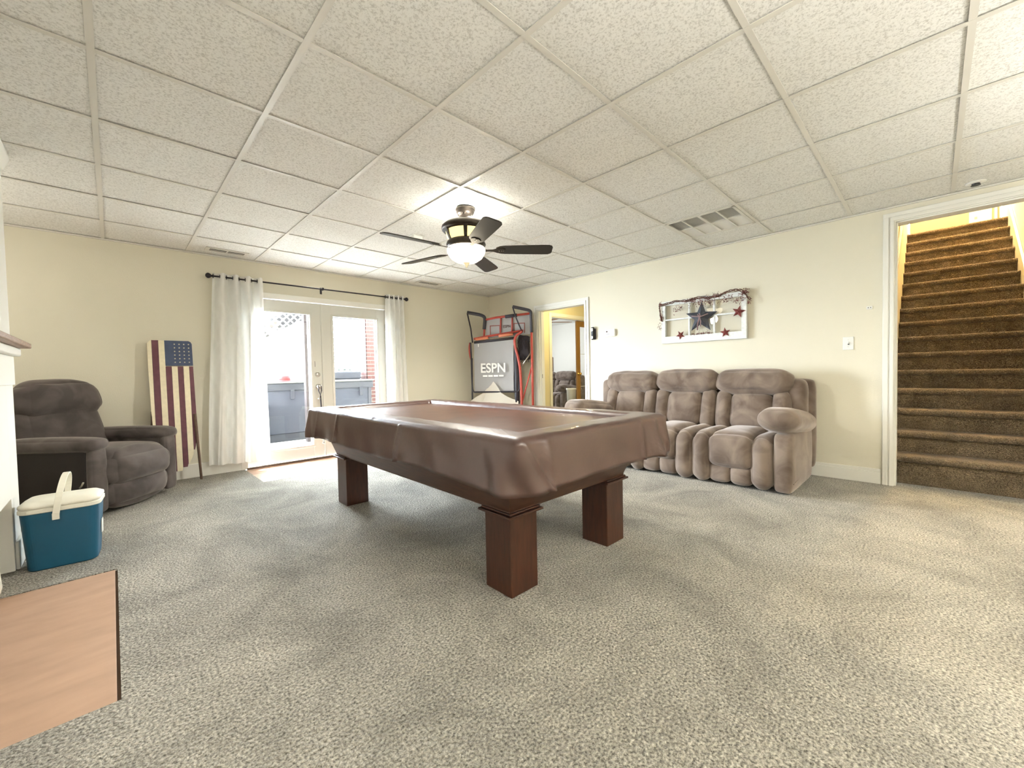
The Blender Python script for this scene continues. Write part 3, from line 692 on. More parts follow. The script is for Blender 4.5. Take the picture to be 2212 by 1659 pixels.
# ------------------------------------------------------------------ flag painted ironing board
ib = thing('flag_board', 'old wooden ironing board painted with stars and stripes leaning on the back wall', 'board', (.42, 5.16, 0))
def L_(z):  # left and right outlines (z measured up)
    if z > .70: return -.172-.012*(0)+(1.42-z)*.012
    t = (.70-z)/.56; return -.160+.130*t**2.4
def R_(z):
    if z > .60: return .172+(1.42-z)*.010
    t = (.60-z)/.46; return .180-.105*t**2.6
zt, zb = 1.415, .130
cols = [-.172, -.125, -.078, -.031, .016, .063, .110, .180]
names = ['cream', 'maroon', 'cream', 'maroon', 'cream', 'maroon', 'cream', 'maroon']
edges = [-.20, -.136, -.086, -.040, .006, .052, .096, .142, .215]
tilt = .10
def yy(z): return (z-zb)*tilt
# board: eight plank-like stripes, clipped to the outline
for k in range(8):
    a0, a1 = edges[k], edges[k+1]; L1 = []; R1 = []
    for q in range(41):
        z = zb+(zt-zb)*q/40
        if k >= 3 and z > 1.165: continue
        l, r_ = max(a0, L_(z))+.0006, min(a1, R_(z))-.0006
        if z < zb+.03: sh = (.03-(z-zb))*.8; l, r_ = max(l, L_(z)+sh), min(r_, R_(z)-sh)
        if z > zt-.03 and k == 0: l = max(l, L_(z)+.03-math.sqrt(max(0, .03**2-(z-zt+.03)**2)))
        if r_-l > .003: L1.append((l, z)); R1.append((r_, z))
    if len(L1) < 2: continue
    poly = L1+R1[::-1]
    mb = MB(); n_ = len(poly); vs = [(x, yy(z)-.010, z) for x, z in poly]+[(x, yy(z)+.010, z) for x, z in poly]
    fs = [tuple(range(n_)), tuple(range(n_, 2*n_))[::-1]]+[(q, (q+1) % n_, n_+(q+1) % n_, n_+q) for q in range(n_)]
    mb.add(vs, fs); mb.build('stripe', M[names[k]], ib)
mb = MB(); poly = [(edges[3], 1.166), (R_(1.17), 1.166), (R_(1.40)+.001, 1.385), (R_(1.40)-.008, 1.405), (R_(1.40)-.025, 1.415), (edges[3], 1.415)]
n_ = len(poly); mb.add([(x, yy(z)-.0105, z) for x, z in poly]+[(x, yy(z)+.010, z) for x, z in poly], [tuple(range(n_)), tuple(range(n_, 2*n_))[::-1]]+[(q, (q+1) % n_, n_+(q+1) % n_, n_+q) for q in range(n_)])
mb.build('canton', M['navy'], ib)
def starpoly(r, r_in=.4, n=5, rot=PI/2): return [((r if k % 2 == 0 else r*r_in)*math.cos(rot+k*PI/n), (r if k % 2 == 0 else r*r_in)*math.sin(rot+k*PI/n)) for k in range(2*n)]
for cx_ in range(4):
    for cz_ in range(6):
        x = .035+cx_*.037; z = 1.200+cz_*.036
        mb = MB(); mb.add([(x+a, yy(z)-.0125, z+b_) for a, b_ in starpoly(.0085)], [tuple(range(10))]); mb.build('star', M['cream'], ib, fixn=False)
mb = MB().tube([(.165, .02, .68), (.19, -.02, .02)], [.012, .011], 8); mb.build('leg', M['board_wood'], ib)
MB().tube([(-.15, .16, .72), (-.18, .13, .02)], [.012, .011], 8).build('leg', M['board_wood'], ib)
MB().tube([(-.165, .085, .42), (.17, .06, .42)], .008, 8).build('crossbar', M['board_wood'], ib)
MB().box(-.15, .16, .085, .10, .60, .76).build('brace', M['board_wood'], ib)

# ------------------------------------------------------------------ ceiling fan
FXY = (2.07, 2.62)
fan = thing('ceiling_fan', 'dark bronze five blade ceiling fan with lit frosted bowl', 'ceiling fan', (FXY[0], FXY[1], 2.348))
zo = -2.348
def LZ(pr): return [(r, z+zo) for r, z in pr]
MB().lathe(LZ([(.070, 2.350), (.078, 2.342), (.078, 2.330), (.068, 2.322), (.072, 2.314), (.062, 2.300), (.045, 2.285), (.022, 2.276)]), 32).build('canopy', M['bronze'], fan, smooth=True)
for k in range(16):
    a = 2*PI*k/16; MB().lathe([(.002, -.010), (.006, 0), (.002, .010)], 6, c=(.056*math.cos(a), .056*math.sin(a), 2.298+zo)).build('bead', M['bronze'], fan)
MB().lathe(LZ([(.011, 2.28), (.011, 2.215)]), 16).build('downrod', M['bronze'], fan, smooth=True)
MB().lathe(LZ([(.02, 2.235), (.10, 2.232), (.165, 2.222), (.190, 2.200), (.192, 2.180), (.182, 2.168), (.170, 2.166), (.168, 2.160), (.05, 2.158)]), 48).build('motor_housing', M['bronze'], fan, smooth=True)
MB().lathe(LZ([(.160, 2.166), (.150, 2.115), (.132, 2.078)]), 48, cap=False).build('amber_band', M['amber'], fan, smooth=True)
for k in range(6):
    a = math.radians(-129+60*k)
    mt_ = Matrix.Rotation(a, 4, 'Z'); mb = MB()
    mb.add([tuple(mt_ @ Vector(p)) for p in [(.180, -.016, 2.170+zo), (.180, .016, 2.170+zo), (.142, .012, 2.080+zo), (.142, -.012, 2.080+zo), (.150, -.016, 2.170+zo), (.150, .016, 2.170+zo), (.128, .012, 2.080+zo), (.128, -.012, 2.080+zo)]], [(0, 1, 2, 3), (4, 7, 6, 5), (0, 4, 5, 1), (1, 5, 6, 2), (2, 6, 7, 3), (3, 7, 4, 0)])
    mb.build('housing_rib', M['bronze'], fan, bevel=.002)
MB().lathe(LZ([(.120, 2.098), (.150, 2.082), (.158, 2.060), (.152, 2.045), (.150, 2.035)]), 48).build('lower_housing', M['bronze'], fan, smooth=True)
MB().lathe(LZ([(.150, 2.030), (.153, 2.015), (.148, 1.990), (.125, 1.955), (.085, 1.928), (.03, 1.916)]), 48).build('light_bowl', M['bowl'], fan, smooth=True)
MB().lathe(LZ([(.034, 1.922), (.030, 1.914), (.016, 1.905), (.018, 1.898), (.008, 1.890), (.010, 1.884), (.003, 1.878)]), 20).build('finial', M['cream'], fan, smooth=True)
for k in range(5):
    a = math.radians(103+72*k); rz = Matrix.Rotation(a, 4, 'Z'); tl = Matrix.Translation((0, 0, 2.020+zo)) @ rz
    pit = Matrix.Rotation(math.radians(-13), 4, 'X')
    mb = MB(); out = [(.24, .030), (.27, .052), (.31, .060), (.50, .066), (.62, .069), (.665, .068), (.688, .055), (.695, .035)]
    poly = [(x, y) for x, y in out]+[(x, -y) for x, y in out[::-1]]
    mb.prism(poly, -.004, .004, mtx=tl @ pit); bl = mb.build('blade', M['blade'], fan, bevel=.0015)
    mb = MB(); ar = [(.13, .022), (.17, .012), (.215, .014), (.25, .034), (.29, .038), (.315, .020)]
    poly = ar+[(x, -y) for x, y in ar[::-1]]
    mb.prism(poly, -.009, -.004, mtx=tl @ pit); mb.build('blade_arm', M['bronze'], fan, bevel=.001)
    for x in (.265, .285, .30):
        MB().lathe([(.005, -.012), (.005, -.009)], 8, c=(0, 0, 0)).build('screw', M['nickel'], fan).matrix_local = tl @ pit @ Matrix.Translation((x, 0, 0))

# ------------------------------------------------------------------ window frame decoration (on right wall)
wf = thing('window_wall_decor', 'old white six pane window frame hung above the sofa', 'wall decor', (XR, 1.795, 1.575))
# local: x toward room (-), y, z
fx0, fx1 = -.045, -.008
yA, yB_, zA, zB = -.455, .455, -.243, .245
MB().box(fx0, fx1, yA, yB_, zA, zA+.078).build('bottom_rail', M['old_white'], wf, bevel=.003)
MB().box(fx0, fx1, yA, yB_, zB-.048, zB).build('top_rail', M['old_white'], wf, bevel=.003)
MB().box(fx0, fx1, yA, yA+.048, zA+.078, zB-.048).build('stile', M['old_white'], wf, bevel=.003)
MB().box(fx0, fx1, yB_-.046, yB_, zA+.078, zB-.048).build('stile', M['old_white'], wf, bevel=.003)
for y in (-.134, .134): MB().box(-.038, -.014, y-.009, y+.009, zA+.078, zB-.048).build('muntin', M['old_white'], wf, bevel=.002)
MB().box(-.040, -.016, yA+.048, yB_-.046, .022, .038).build('muntin', M['old_white'], wf, bevel=.002)
for a, b_ in ((yA+.048, -.143), (-.125, .125), (.143, yB_-.046)):
    for c_, d in ((zA+.078, .022), (.038, zB-.048)): MB().box(-.026, -.024, a, b_, c_, d).build('glass_pane', M['glass'], wf)
bx('latch', M['rod'], -.03, -.01, -.05, .02, zB, zB+.008, wf)
def star3d(name, m, cy, cz, R_s, depth, rot, x, lab, extra=None):
    t = thing(name, lab, 'star', (x, cy, cz), group=None)
    pts = starpoly(R_s, .42, 5, rot); vs = [(0, -a, b_) for a, b_ in pts]+[(-depth, 0, 0), (depth*.2, 0, 0)]
    mb = MB(); mb.add(vs, [(k, (k+1) % 10, 10) for k in range(10)]+[((k+1) % 10, k, 11) for k in range(10)])
    mb.build('star_body', m, t); return t
st = star3d('barn_star', M['star_dark'], 1.788, 1.592, .178, .035, PI/2-.04, XR-.055, 'large slate coloured metal star in the middle of the window frame')
MB().tube([(-.036, .09, .02), (-.05, .03, .012), (-.052, 0, .004), (-.05, -.03, .01), (-.036, -.085, .03)], .006, 6).tube([(-.05, 0, .0), (-.045, .02, -.07), (-.04, .028, -.14)], .007, 6).tube([(-.05, 0, 0), (-.047, -.012, -.05), (-.043, -.006, -.10)], .006, 6).tube([(-.05, .0, .0), (-.052, .018, .03), (-.05, .0, .04), (-.05, -.01, .0)], .006, 6).build('ribbon', M['ribbon'], st)
star3d('rusty_star', M['star_red'], 1.412, 1.612, .068, .018, PI/2-.25, XR-.052, 'rust red metal star on the right stile of the window frame')
star3d('rusty_star', M['star_red'], 1.543, 1.408, .055, .016, PI/2+.1, XR-.052, 'rust red metal star on the bottom rail at the right')
star3d('rusty_star', M['star_red'], 2.021, 1.417, .055, .016, PI/2+.5, XR-.052, 'rust red metal star on the bottom rail at the left')
gv = thing('berry_vine', 'brown twig vine with tiny berries along the top of the window frame', 'garland', (XR-.05, 1.795, 1.80))
def vine(pts, r):
    mb = MB()
    for q in range(3):
        out = []
        for k in range(len(pts)-1):
            a, b_ = Vector(pts[k]), Vector(pts[k+1])
            for s in range(6):
                p = a.lerp(b_, s/6); ph = (k*6+s)*.9+q*2.1
                out.append(p+Vector((.007*math.sin(ph)-.006, .012*noise.noise(p*30+Vector((q, 0, 0))), .010*math.cos(ph)+.012*noise.noise(p*20+Vector((0, q, 0))))))
        mb.tube(out, r, 5)
    return mb
path = [(0, .475, -.02), (0, .40, -.012), (0, .28, .01), (0, .15, -.006), (0, .05, .015), (0, -.08, .0), (0, -.2, .0), (0, -.27, .035), (0, -.36, .04), (0, -.43, .015), (0, -.47, -.05), (0, -.50, -.085)]
vine(path, .0038).build('twig', M['vine'], gv)
vine([(0, .475, -.02), (0, .47, -.07), (0, .458, -.15), (0, .445, -.21)], .005).build('twig', M['vine'], gv)
mb = MB(); tw = MB(); rnd = random.Random(3)
def berry(p):
    r = .0045; mb.lathe([(.001, -r), (r, 0), (.001, r)], 5, c=p, cap=False)
for (cy, cz, sy, sz, n_) in ((.25, -.085, .05, .05, 45), (.0, -.045, .12, .04, 70), (-.10, -.03, .05, .045, 50), (-.28, -.045, .10, .045, 60), (-.40, -.07, .05, .06, 40), (-.44, .0, .04, .03, 60), (.46, -.01, .02, .02, 30), (.455, -.16, .02, .05, 40), (.47, -.27, .03, .06, 15), (-.02, -.385, .14, .010, 60), (-.17, .01, .04, .02, 40), (.1, .0, .1, .02, 50), (-.48, -.10, .02, .03, 20)):
    for k in range(n_):
        p = (rnd.uniform(-.02, .004), cy+rnd.gauss(0, sy*.5), cz+rnd.gauss(0, sz*.5)); berry(p)
        if k % 6 == 0: q = (p[0]+.004, p[1]+rnd.uniform(-.03, .03), p[2]+rnd.uniform(-.01, .04)); tw.tube([p, q], .0012, 4)
o = mb.build('berries', M['berry'], gv); o['kind'] = 'stuff'
o = tw.build('stems', M['vine'], gv); o['kind'] = 'stuff'

# ------------------------------------------------------------------ wall fittings
sw = thing('light_switch', 'white toggle light switch plate between the sofa and the stairs', 'switch', (XR, .531, 1.228))
bx('plate', M['plastic_white'], -.007, 0, -.038, .038, -.058, .058, sw, bevel=.003); bx('toggle', M['plastic_white'], -.018, -.007, -.005, .005, -.004, .014, sw, bevel=.001)
bx('toggle_slot', M['black'], -.0076, -.007, -.009, .003, -.012, -.003, sw)
for z in (-.03, .03): MB().box(-.0078, -.007, -.002, .002, z-.002, z+.002).build('screw', M['nickel'], sw)
jp = thing('wall_jack', 'tiny white wall plate with two dark holes above the switch', 'wall plate', (XR, .388, 1.528))
bx('plate', M['plastic_white'], -.006, 0, -.02, .02, -.014, .014, jp, bevel=.002)
for y in (-.008, .008): bx('hole', M['black'], -.0066, -.006, y-.003, y+.003, -.003, .004, jp)
th = thing('thermostat', 'white wall thermostat right of the hall doorway', 'thermostat', (XR, 2.965, 1.522))
bx('body', M['plastic_white'], -.034, 0, -.072, .072, -.050, .046, th, bevel=.006)
bx('display', M['print_dark'], -.0348, -.034, .03, .055, .008, .026, th); bx('button', M['banner'], -.0350, -.034, .0, .055, -.018, -.010, th)
ph = thing('wall_phone', 'black and silver handset hanging on the wall beside the hall doorway', 'phone', (XR, 3.222, 1.535))
cushion('holder', M['rod'], (-.012, 0, -.01), (.02, .052, .15), ph, r=.009, wr=0, n=6)
cushion('handset', M['black'], (-.035, .006, 0), (.035, .046, .175), ph, r=.017, wr=0, n=8)
cushion('earpiece', M['nickel'], (-.053, .006, .052), (.008, .032, .045), ph, r=.004, wr=0, n=5)
cushion('keypad', M['nickel'], (-.053, .006, -.055), (.007, .028, .035), ph, r=.003, wr=0, n=5)
bx('strike_plate', M['bronze'], 0, .004, 0, .03, 0, .06, struct(bpy.data.objects['trim_2'])).location = (XR+.045, OPY1-.030, .93)

# ------------------------------------------------------------------ basketball game (folded, in the corner)
U = Vector((.55, -.85, 0)).normalized(); NV = Vector((-.85, -.55, 0)).normalized()
bk = thing('basketball_arcade_game', 'folded red and black basketball arcade game in the corner left of the doorway', 'arcade game', (3.98, 5.04, 0))
bk.matrix_world = Matrix(((U.x, -NV.x, 0, 3.98), (U.y, -NV.y, 0, 5.04), (0, 0, 1, 0), (0, 0, 0, 1)))
# local: x = along, y = away from the camera, z up
def T(name, m, pts, r=.016, par=bk, n=10): return MB().tube(pts, r, n).build(name, m, par, smooth=True)
def smoothpath(p, it=2):
    p = [Vector(q) for q in p]
    for _ in range(it):
        o_ = [p[0]]
        for a, b_ in zip(p[:-1], p[1:]): o_ += [a.lerp(b_, .25), a.lerp(b_, .75)]
        o_.append(p[-1]); p = o_
    return p
T('frame_post', M['red_tube'], [(1.0, .0, .02), (1.0, .0, 1.90)], .018)
T('foam_sleeve', M['dark_tube'], smoothpath([(1.0, 0, 1.62), (1.0, 0, 1.90), (.985, -.01, 1.945), (.92, -.02, 1.965), (.73, -.06, 2.01)]), .024)
T('foam_sleeve', M['dark_tube'], [(.60, -.0, 1.875), (.78, 0, 1.89)], .026)
T('side_bar', M['dark_tube'], [(.73, -.06, 2.01), (.78, -.05, 1.83), (.86, -.02, 1.63)], .010)
T('foam_sleeve', M['dark_tube'], smoothpath([(.255, .02, 1.70), (.275, .02, 1.87), (.25, .01, 1.905), (.18, .0, 1.93), (.005, -.03, 1.965)]), .026)
T('side_bar', M['dark_tube'], [(.005, -.03, 1.955), (.045, 0, 1.72), (.07, 0, 1.50)], .011)
T('upright', M['red_tube'], [(.262, .02, 1.74), (.250, .02, 1.58)], .016)
T('top_bar', M['red_tube'], [(.27, .02, 1.845), (.45, .01, 1.87), (.98, 0, 1.905)], .017)
T('lower_bar', M['red_tube'], [(.10, -.02, 1.555), (.30, -.02, 1.585), (.87, 0, 1.655)], .017)
MB().add
# rear board with printed boxes
bd = MB(); bd.add([(.28, .03, 1.56), (.97, .03, 1.60), (.97, .03, 1.90), (.28, .03, 1.85), (.28, .036, 1.56), (.97, .036, 1.60), (.97, .036, 1.90), (.28, .036, 1.85)], [(0, 1, 2, 3), (7, 6, 5, 4), (0, 4, 5, 1), (1, 5, 6, 2), (2, 6, 7, 3), (3, 7, 4, 0)])
bdo = bd.build('backboard', M['banner'], bk)
def rectline(name, m, x0, x1, z0, z1, y, w_, par):
    MB().box(x0, x1, y-.003, y, z1-w_, z1).box(x0, x0+w_, y-.003, y, z0, z1).box(x1-w_, x1, y-.003, y, z0, z1).build(name, m, par)
rectline('printed_box', M['print_red'], .345, .51, 1.58, 1.755, .028, .013, bdo); rectline('printed_box', M['print_red'], .72, .895, 1.62, 1.775, .028, .013, bdo)
T('centre_strut', M['red_tube'], [(.515, .015, 1.60), (.525, .015, 1.86)], .012); T('centre_strut', M['red_tube'], [(.695, .015, 1.63), (.705, .015, 1.88)], .012)
MXZ = Matrix(((1, 0, 0, 0), (0, 0, -1, 0), (0, 1, 0, 0), (0, 0, 0, 1)))
text_obj('printed_lettering', 'ESPN', .058, M['print_dark'], bdo, Matrix.Translation((.614, .026, 1.728)) @ Matrix.Rotation(-.05, 4, 'Y') @ MXZ, .001, sx=.9)
for a, b_, za, zb_ in ((.13, .33, 1.545, 1.565), (.50, .72, 1.585, 1.605)): T('foam_pad', M['orange_pad'], [(a, -.03, za), (b_, -.03, zb_)], .020)
T('side_bar', M['dark_tube'], [(.10, -.01, 1.50), (.73, -.01, 1.545)], .020)
# grey hanging ramp cloth with print
ns = 14; mb = MB(); vs = []
for j in range(15):
    v = j/14
    for i in range(ns+1):
        u = i/ns; x = .095+(.625)*u-(.008*v); z = (1.490+.045*u)*(1-v)+.745*v
        vs.append((x, -.012+.010*math.sin(u*9+v*2)*v+.006*math.sin(v*14), z))
mb.add(vs, [(j*(ns+1)+i, j*(ns+1)+i+1, (j+1)*(ns+1)+i+1, (j+1)*(ns+1)+i) for j in range(14) for i in range(ns)])
bn = mb.build('ramp_cloth', M['banner'], bk, smooth=True, fixn=False); bn['label'] = 'grey hanging ramp cloth with white print'
text_obj('printed_lettering', 'ESPN', .200, M['print_white'], bn, Matrix.Translation((.398, -.034, 1.095)) @ MXZ, .001, sx=.90)
for k in range(4): bx('printed_bar', M['print_white'], .235+k*.085, .235+k*.085+.072, -.036, -.034, .968, .994, bn)
bx('printed_mark', M['print_white'], .165, .178, -.03, -.026, 1.43, 1.475, bn)
T('cloth_frame', M['dark_tube'], smoothpath([(.045, -.03, 1.50), (.055, -.03, 1.20), (.055, -.03, .80), (.075, -.03, .735), (.13, -.03, .735), (.60, -.03, .735), (.74, -.02, .735), (.79, -.01, .74), (.80, 0, .80), (.80, 0, 1.3)], 2), .013)
mb = MB(); pr = [(.03, .60), (.12, .66), (.23, .72), (.30, .80), (.36, .875), (.395, .895), (.43, .86), (.47, .80), (.52, .72), (.62, .66), (.78, .59), (.78, .1), (.03, .1)]
vs = [(x, -.030-.015*math.sin(x*14), z) for x, z in pr]; mb.add(vs, [tuple(range(len(pr)))]); mb.build('white_cloth', M['ramp_cloth'], bk, fixn=False)['label'] = 'pale triangular cloth flap'
T('folding_tube', M['red_tube'], smoothpath([(.86, -.02, 1.64), (.74, -.03, 1.56), (.745, -.03, 1.42), (.80, -.02, 1.22), (.83, -.02, .95), (.835, -.02, .05)]), .019)
T('brace', M['nickel'], [(.84, -.01, 1.12), (.975, 0, 1.31)], .010); T('brace', M['red_tube'], [(.835, -.01, .57), (.995, 0, 1.12)], .011)
T('side_tube', M['red_tube'], smoothpath([(.035, -.02, 1.50), (.02, -.02, 1.42), (.03, -.02, 1.30), (.055, -.02, 1.22)]), .015)
T('side_tube', M['dark_tube'], [(.06, -.02, 1.26), (.05, -.02, .62), (.05, 0, .02)], .012)
nt_ = MB()
rn = random.Random(5)
for k in range(46):     # bunched ball net: many thin strands
    x0 = rn.uniform(.77, .97); z0 = rn.uniform(1.46, 1.56); x1 = rn.uniform(.80, .95); z1 = rn.uniform(1.17, 1.34)
    nt_.tube([(x0, rn.uniform(0, .03), z0), ((x0+x1)/2+rn.uniform(-.03, .03), rn.uniform(0, .04), (z0+z1)/2), (x1, rn.uniform(0, .03), z1)], .004, 4)
o = nt_.build('net', M['net'], bk); o['kind'] = 'stuff'
cushion('net_bag', M['net'], (.875, .04, 1.40), (.17, .05, .36), bk, r=.025, puff=.01, wr=.02, n=8)
cushion('rolled_cloth', M['dark_tube'], (.755, .01, .98), (.075, .06, .86), bk, r=.03, puff=.01, wr=.02, n=10)

# ------------------------------------------------------------------ staircase
SYL, SYR = .285, -.695
sc = thing('staircase', 'carpeted staircase rising beyond the right wall opening', 'staircase', (4.87, -.2, 0))
for k in range(1, 17):
    x0 = .25*(k-1); z1 = .245+.182*(k-1); z0 = z1-.182 if k > 1 else 0
    dep = .25 if k < 16 else .94
    # cross-section in x-z with rounded nosing
    pr = [(x0+dep+.02, z0-.02 if k > 1 else 0), (x0+dep+.02, z1-.004)]
    pr += [(x0+.03, z1-.002)]
    for a in range(0, 7): an = PI/2+a/6*PI*.95; pr.append((x0+.012+.027*math.cos(an)-.006, z1-.029+.027*math.sin(an)))
    pr += [(x0+.014, z1-.060), (x0+.010, z0+.02), (x0+.012, z0-.02 if k > 1 else 0)]
    MB().prism(pr, SYR+.2, SYL+.2, mtx=Matrix(((1, 0, 0, 0), (0, 0, 1, 0), (0, 1, 0, 0), (0, 0, 0, 1)))).build('step', M['stair_carpet'], sc, smooth=False)
def diagboard(name, m, y0, y1, off0, off1, xa, xb, parent):
    def zz(x): return .245+.728*x
    mb = MB(); mb.add([(xa, y0, zz(xa)+off0), (xb, y0, zz(xb)+off0), (xb, y0, zz(xb)+off1), (xa, y0, zz(xa)+off1), (xa, y1, zz(xa)+off0), (xb, y1, zz(xb)+off0), (xb, y1, zz(xb)+off1), (xa, y1, zz(xa)+off1)],
                      [(0, 1, 2, 3), (7, 6, 5, 4), (0, 4, 5, 1), (1, 5, 6, 2), (2, 6, 7, 3), (3, 7, 4, 0)]); return mb.build(name, m, parent, bevel=.003)
diagboard('stair_side_board', M['cream'], SYL+.2-.001, SYL+.2+.014, -.32, .84, .01, 3.72, sc)  # cream panel carries the yellow-lit band of the left wall as colour
diagboard('stair_side_board', M['trim'], SYR+.2-.012, SYR+.2+.012, -.32, .16, .01, 3.72, sc)
diagboard('shaded_wall_strip', M['oak'], SYL+.2-.012, SYL+.2+.014, .84, .885, .25, 3.72, sc)  # oak strip stands for the shaded brown wall above that band
struct(MB().box(4.85, 9.9, SYL+.018, SYL+.10, 0, 5.4).build('wall_stair_left', M['hall_wall']), 'tan wall at the left of the stairs', 'wall')
struct(MB().box(4.85, 9.9, SYR-.10, SYR-.016, 0, 5.4).build('wall_stair_right', M['white_wall']), 'pale wall at the right of the stairs', 'wall')
struct(MB().box(9.6, 9.7, SYR, SYL, 2.8, 5.4).build('wall_stair_end', M['end_wall']), 'cream wall at the top of the stairs', 'wall')
struct(MB().box(4.85, 9.7, SYR-.1, SYL+.1, 5.4, 5.45).build('ceiling_stair', M['white_wall']), 'pale ceiling above the stairs', 'ceiling')
struct(MB().box(4.85, 4.9, SYR, SYL, 2.45, 5.4).build('wall_stair_header', M['white_wall']), 'pale wall above the stair opening', 'wall')
pc = thing('framed_paper', 'white square paper hung at the top of the stairs', 'picture', (9.6, -.49, 3.24))
bx('sheet', M['paper'], -.01, 0, -.115, .115, -.15, .17, pc); bx('mark', M['ribbon'], -.0106, -.0100, .03, .06, -.01, .03, pc)
struct(MB().box(9.585, 9.6, -.66, -.63, 2.9, 4.9).box(9.585, 9.6, -.695, -.68, 2.9, 4.9).build('trim_5', M['cream']), 'cream door trim at the top of the stairs', 'casing')

# ------------------------------------------------------------------ hall and far room
struct(MB().box(4.85, 5.72, 4.83, 4.95, 0, 2.36).box(7.45, 7.6, 4.83, 4.95, 0, 2.36).box(5.72, 7.45, 4.83, 4.95, 2.03, 2.36).build('wall_hall_back', M['hall_wall']), 'yellow lit hall wall with a double door opening', 'wall')
struct(MB().box(4.85, 7.5, 3.0, 3.1, 0, 2.45).box(7.5, 7.6, 3.0, 4.83, 0, 2.45).build('wall_hall_side', M['hall_wall']), 'yellow lit hall side walls', 'wall')
struct(MB().box(5.655, 5.72, 4.812, 4.83, 0, 2.095).box(5.72, 7.45, 4.812, 4.83, 2.03, 2.095).box(5.72, 5.735, 4.83, 4.95, 0, 2.03).box(5.72, 7.45, 4.83, 4.95, 2.015, 2.03).build('trim_6', M['trim'], bevel=.003), 'cream casing around the inner doorway', 'casing')
struct(MB().box(9.25, 9.35, 4.83, 9.6, 0, 2.36).box(4.85, 9.35, 9.5, 9.6, 0, 2.36).box(4.85, 4.97, YB+.14, 9.6, 0, 2.36).box(7.6, 9.35, 4.83, 4.95, 0, 2.36).build('wall_far_room', M['white_wall']), 'white walls of the far room', 'wall')
od = thing('door_3', 'golden oak glazed door standing in the inner doorway', 'door', (6.56, 4.90, 0)); od['kind'] = 'structure'
bx('frame', M['oak'], 0, .10, -.02, .02, .01, 2.01, od, bevel=.004)
MB().box(.10, .80, -.02, .02, 1.90, 2.01).box(.10, .80, -.02, .02, .01, .22).box(.80, .88, -.02, .02, .01, 2.01).build('rail', M['oak'], od, bevel=.004)
bx('glass_pane', M['glass'], .10, .80, -.004, .004, .22, 1.90, od)
for z in (.72, 1.36): bx('glazing_bar', M['plastic_white'], .10, .80, -.008, .008, z-.004, z+.004, od)
kb = MB().lathe([(.028, 0), (.028, .006), (.010, .012), (.012, .03), (.028, .045), (.026, .06), (.006, .066)], 16).build('knob', M['brass'], od, smooth=True); kb.rotation_euler = (PI/2, 0, 0); kb.location = (.0+.03, -.02, .97)
wn = thing('window_1', 'small bright window above the far sofa', 'window', (9.25, 8.05, 1.22)); wn['kind'] = 'structure'
bx('frame', M['trim'], -.03, 0, -.14, .14, -.16, .16, wn, bevel=.004)
for y in (-.065, .065): bx('pane', mat('daylit_pane', (.5, .65, .85), .2, emis=(.55, .75, 1.0), estr=.35), -.035, -.03, y-.05, y+.05, -.13, .13, wn)
bx('shade_pull', M['ribbon'], -.05, 0, -.30, -.22, -.20, .22, wn)
ff = thing('far_fan', 'pale ceiling fan blade in the far room', 'ceiling fan', (6.75, 5.95, 2.36))
MB().lathe([(.05, 0), (.05, -.05), (.012, -.06), (.012, -.2), (.10, -.21), (.10, -.30), (.06, -.34)], 20).build('motor_housing', M['brass'], ff, smooth=True)
for k in range(5):
    a = math.radians(-38+72*k); MB().prism([(.12, -.02), (.22, -.06), (.58, -.07), (.66, -.03), (.66, .03), (.58, .07), (.22, .06), (.12, .02)], -.262, -.256, mtx=Matrix.Rotation(a, 4, 'Z')).build('blade', M['hearth'], ff)
tb = thing('trash_bin', 'slim white bin standing in front of the far sofa', 'bin', (6.66, 5.12, 0))
MB().lathe([(.07, 0), (.095, .64), (.105, .65), (.105, .68), (.09, .68), (.09, .64), (.065, .02)], 24, cap=True).build('body', M['plastic_white'], tb, smooth=True)

# ------------------------------------------------------------------ outside
struct(MB().box(-3.5, 4.85, 5.53, 7.1, 2.66, 2.78).build('porch_sky_shade', M['post']), 'unseen porch slab added over the patio to hold back sky light', 'roof')  # slab depth set to shade the tub and limit daylight through the doors
struct(MB().box(-3.5, 4.85, 5.53, 14, -.20, -.03).build('patio', M['patio']), 'pale concrete patio outside the French doors', 'patio')
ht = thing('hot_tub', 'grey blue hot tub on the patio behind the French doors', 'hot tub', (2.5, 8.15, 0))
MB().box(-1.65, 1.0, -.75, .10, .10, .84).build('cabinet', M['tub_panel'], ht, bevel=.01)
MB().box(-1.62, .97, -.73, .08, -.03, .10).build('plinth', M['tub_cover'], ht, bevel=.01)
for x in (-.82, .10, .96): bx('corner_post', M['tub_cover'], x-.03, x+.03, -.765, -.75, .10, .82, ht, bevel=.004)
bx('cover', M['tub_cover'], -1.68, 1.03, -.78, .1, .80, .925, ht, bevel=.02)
bx('cover_highlight', M['lattice'], -1.69, 1.04, -.79, .1, .925, .955, ht, bevel=.008)  # pale slab paints the bright highlight along the top of the cover
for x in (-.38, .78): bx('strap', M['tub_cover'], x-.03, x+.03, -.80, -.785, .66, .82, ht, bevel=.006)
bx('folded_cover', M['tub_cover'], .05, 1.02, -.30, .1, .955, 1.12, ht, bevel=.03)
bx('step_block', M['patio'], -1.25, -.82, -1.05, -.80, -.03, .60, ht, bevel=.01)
rp = thing('red_pot', 'red plastic pot standing on the hot tub cover', 'pot', (2.04, 7.50, .955))
MB().lathe([(.10, 0), (.085, .09), (.08, .095)], 24).build('body', M['red_pot'], rp, smooth=True); MB().lathe([(.102, -.0), (.106, .004), (.104, .018), (.098, .02)], 24).build('rim', M['red_pot'], rp, smooth=True)
ps = thing('porch_post', 'brown weathered porch post outside the left door', 'post', (2.275, 7.08, -.03))
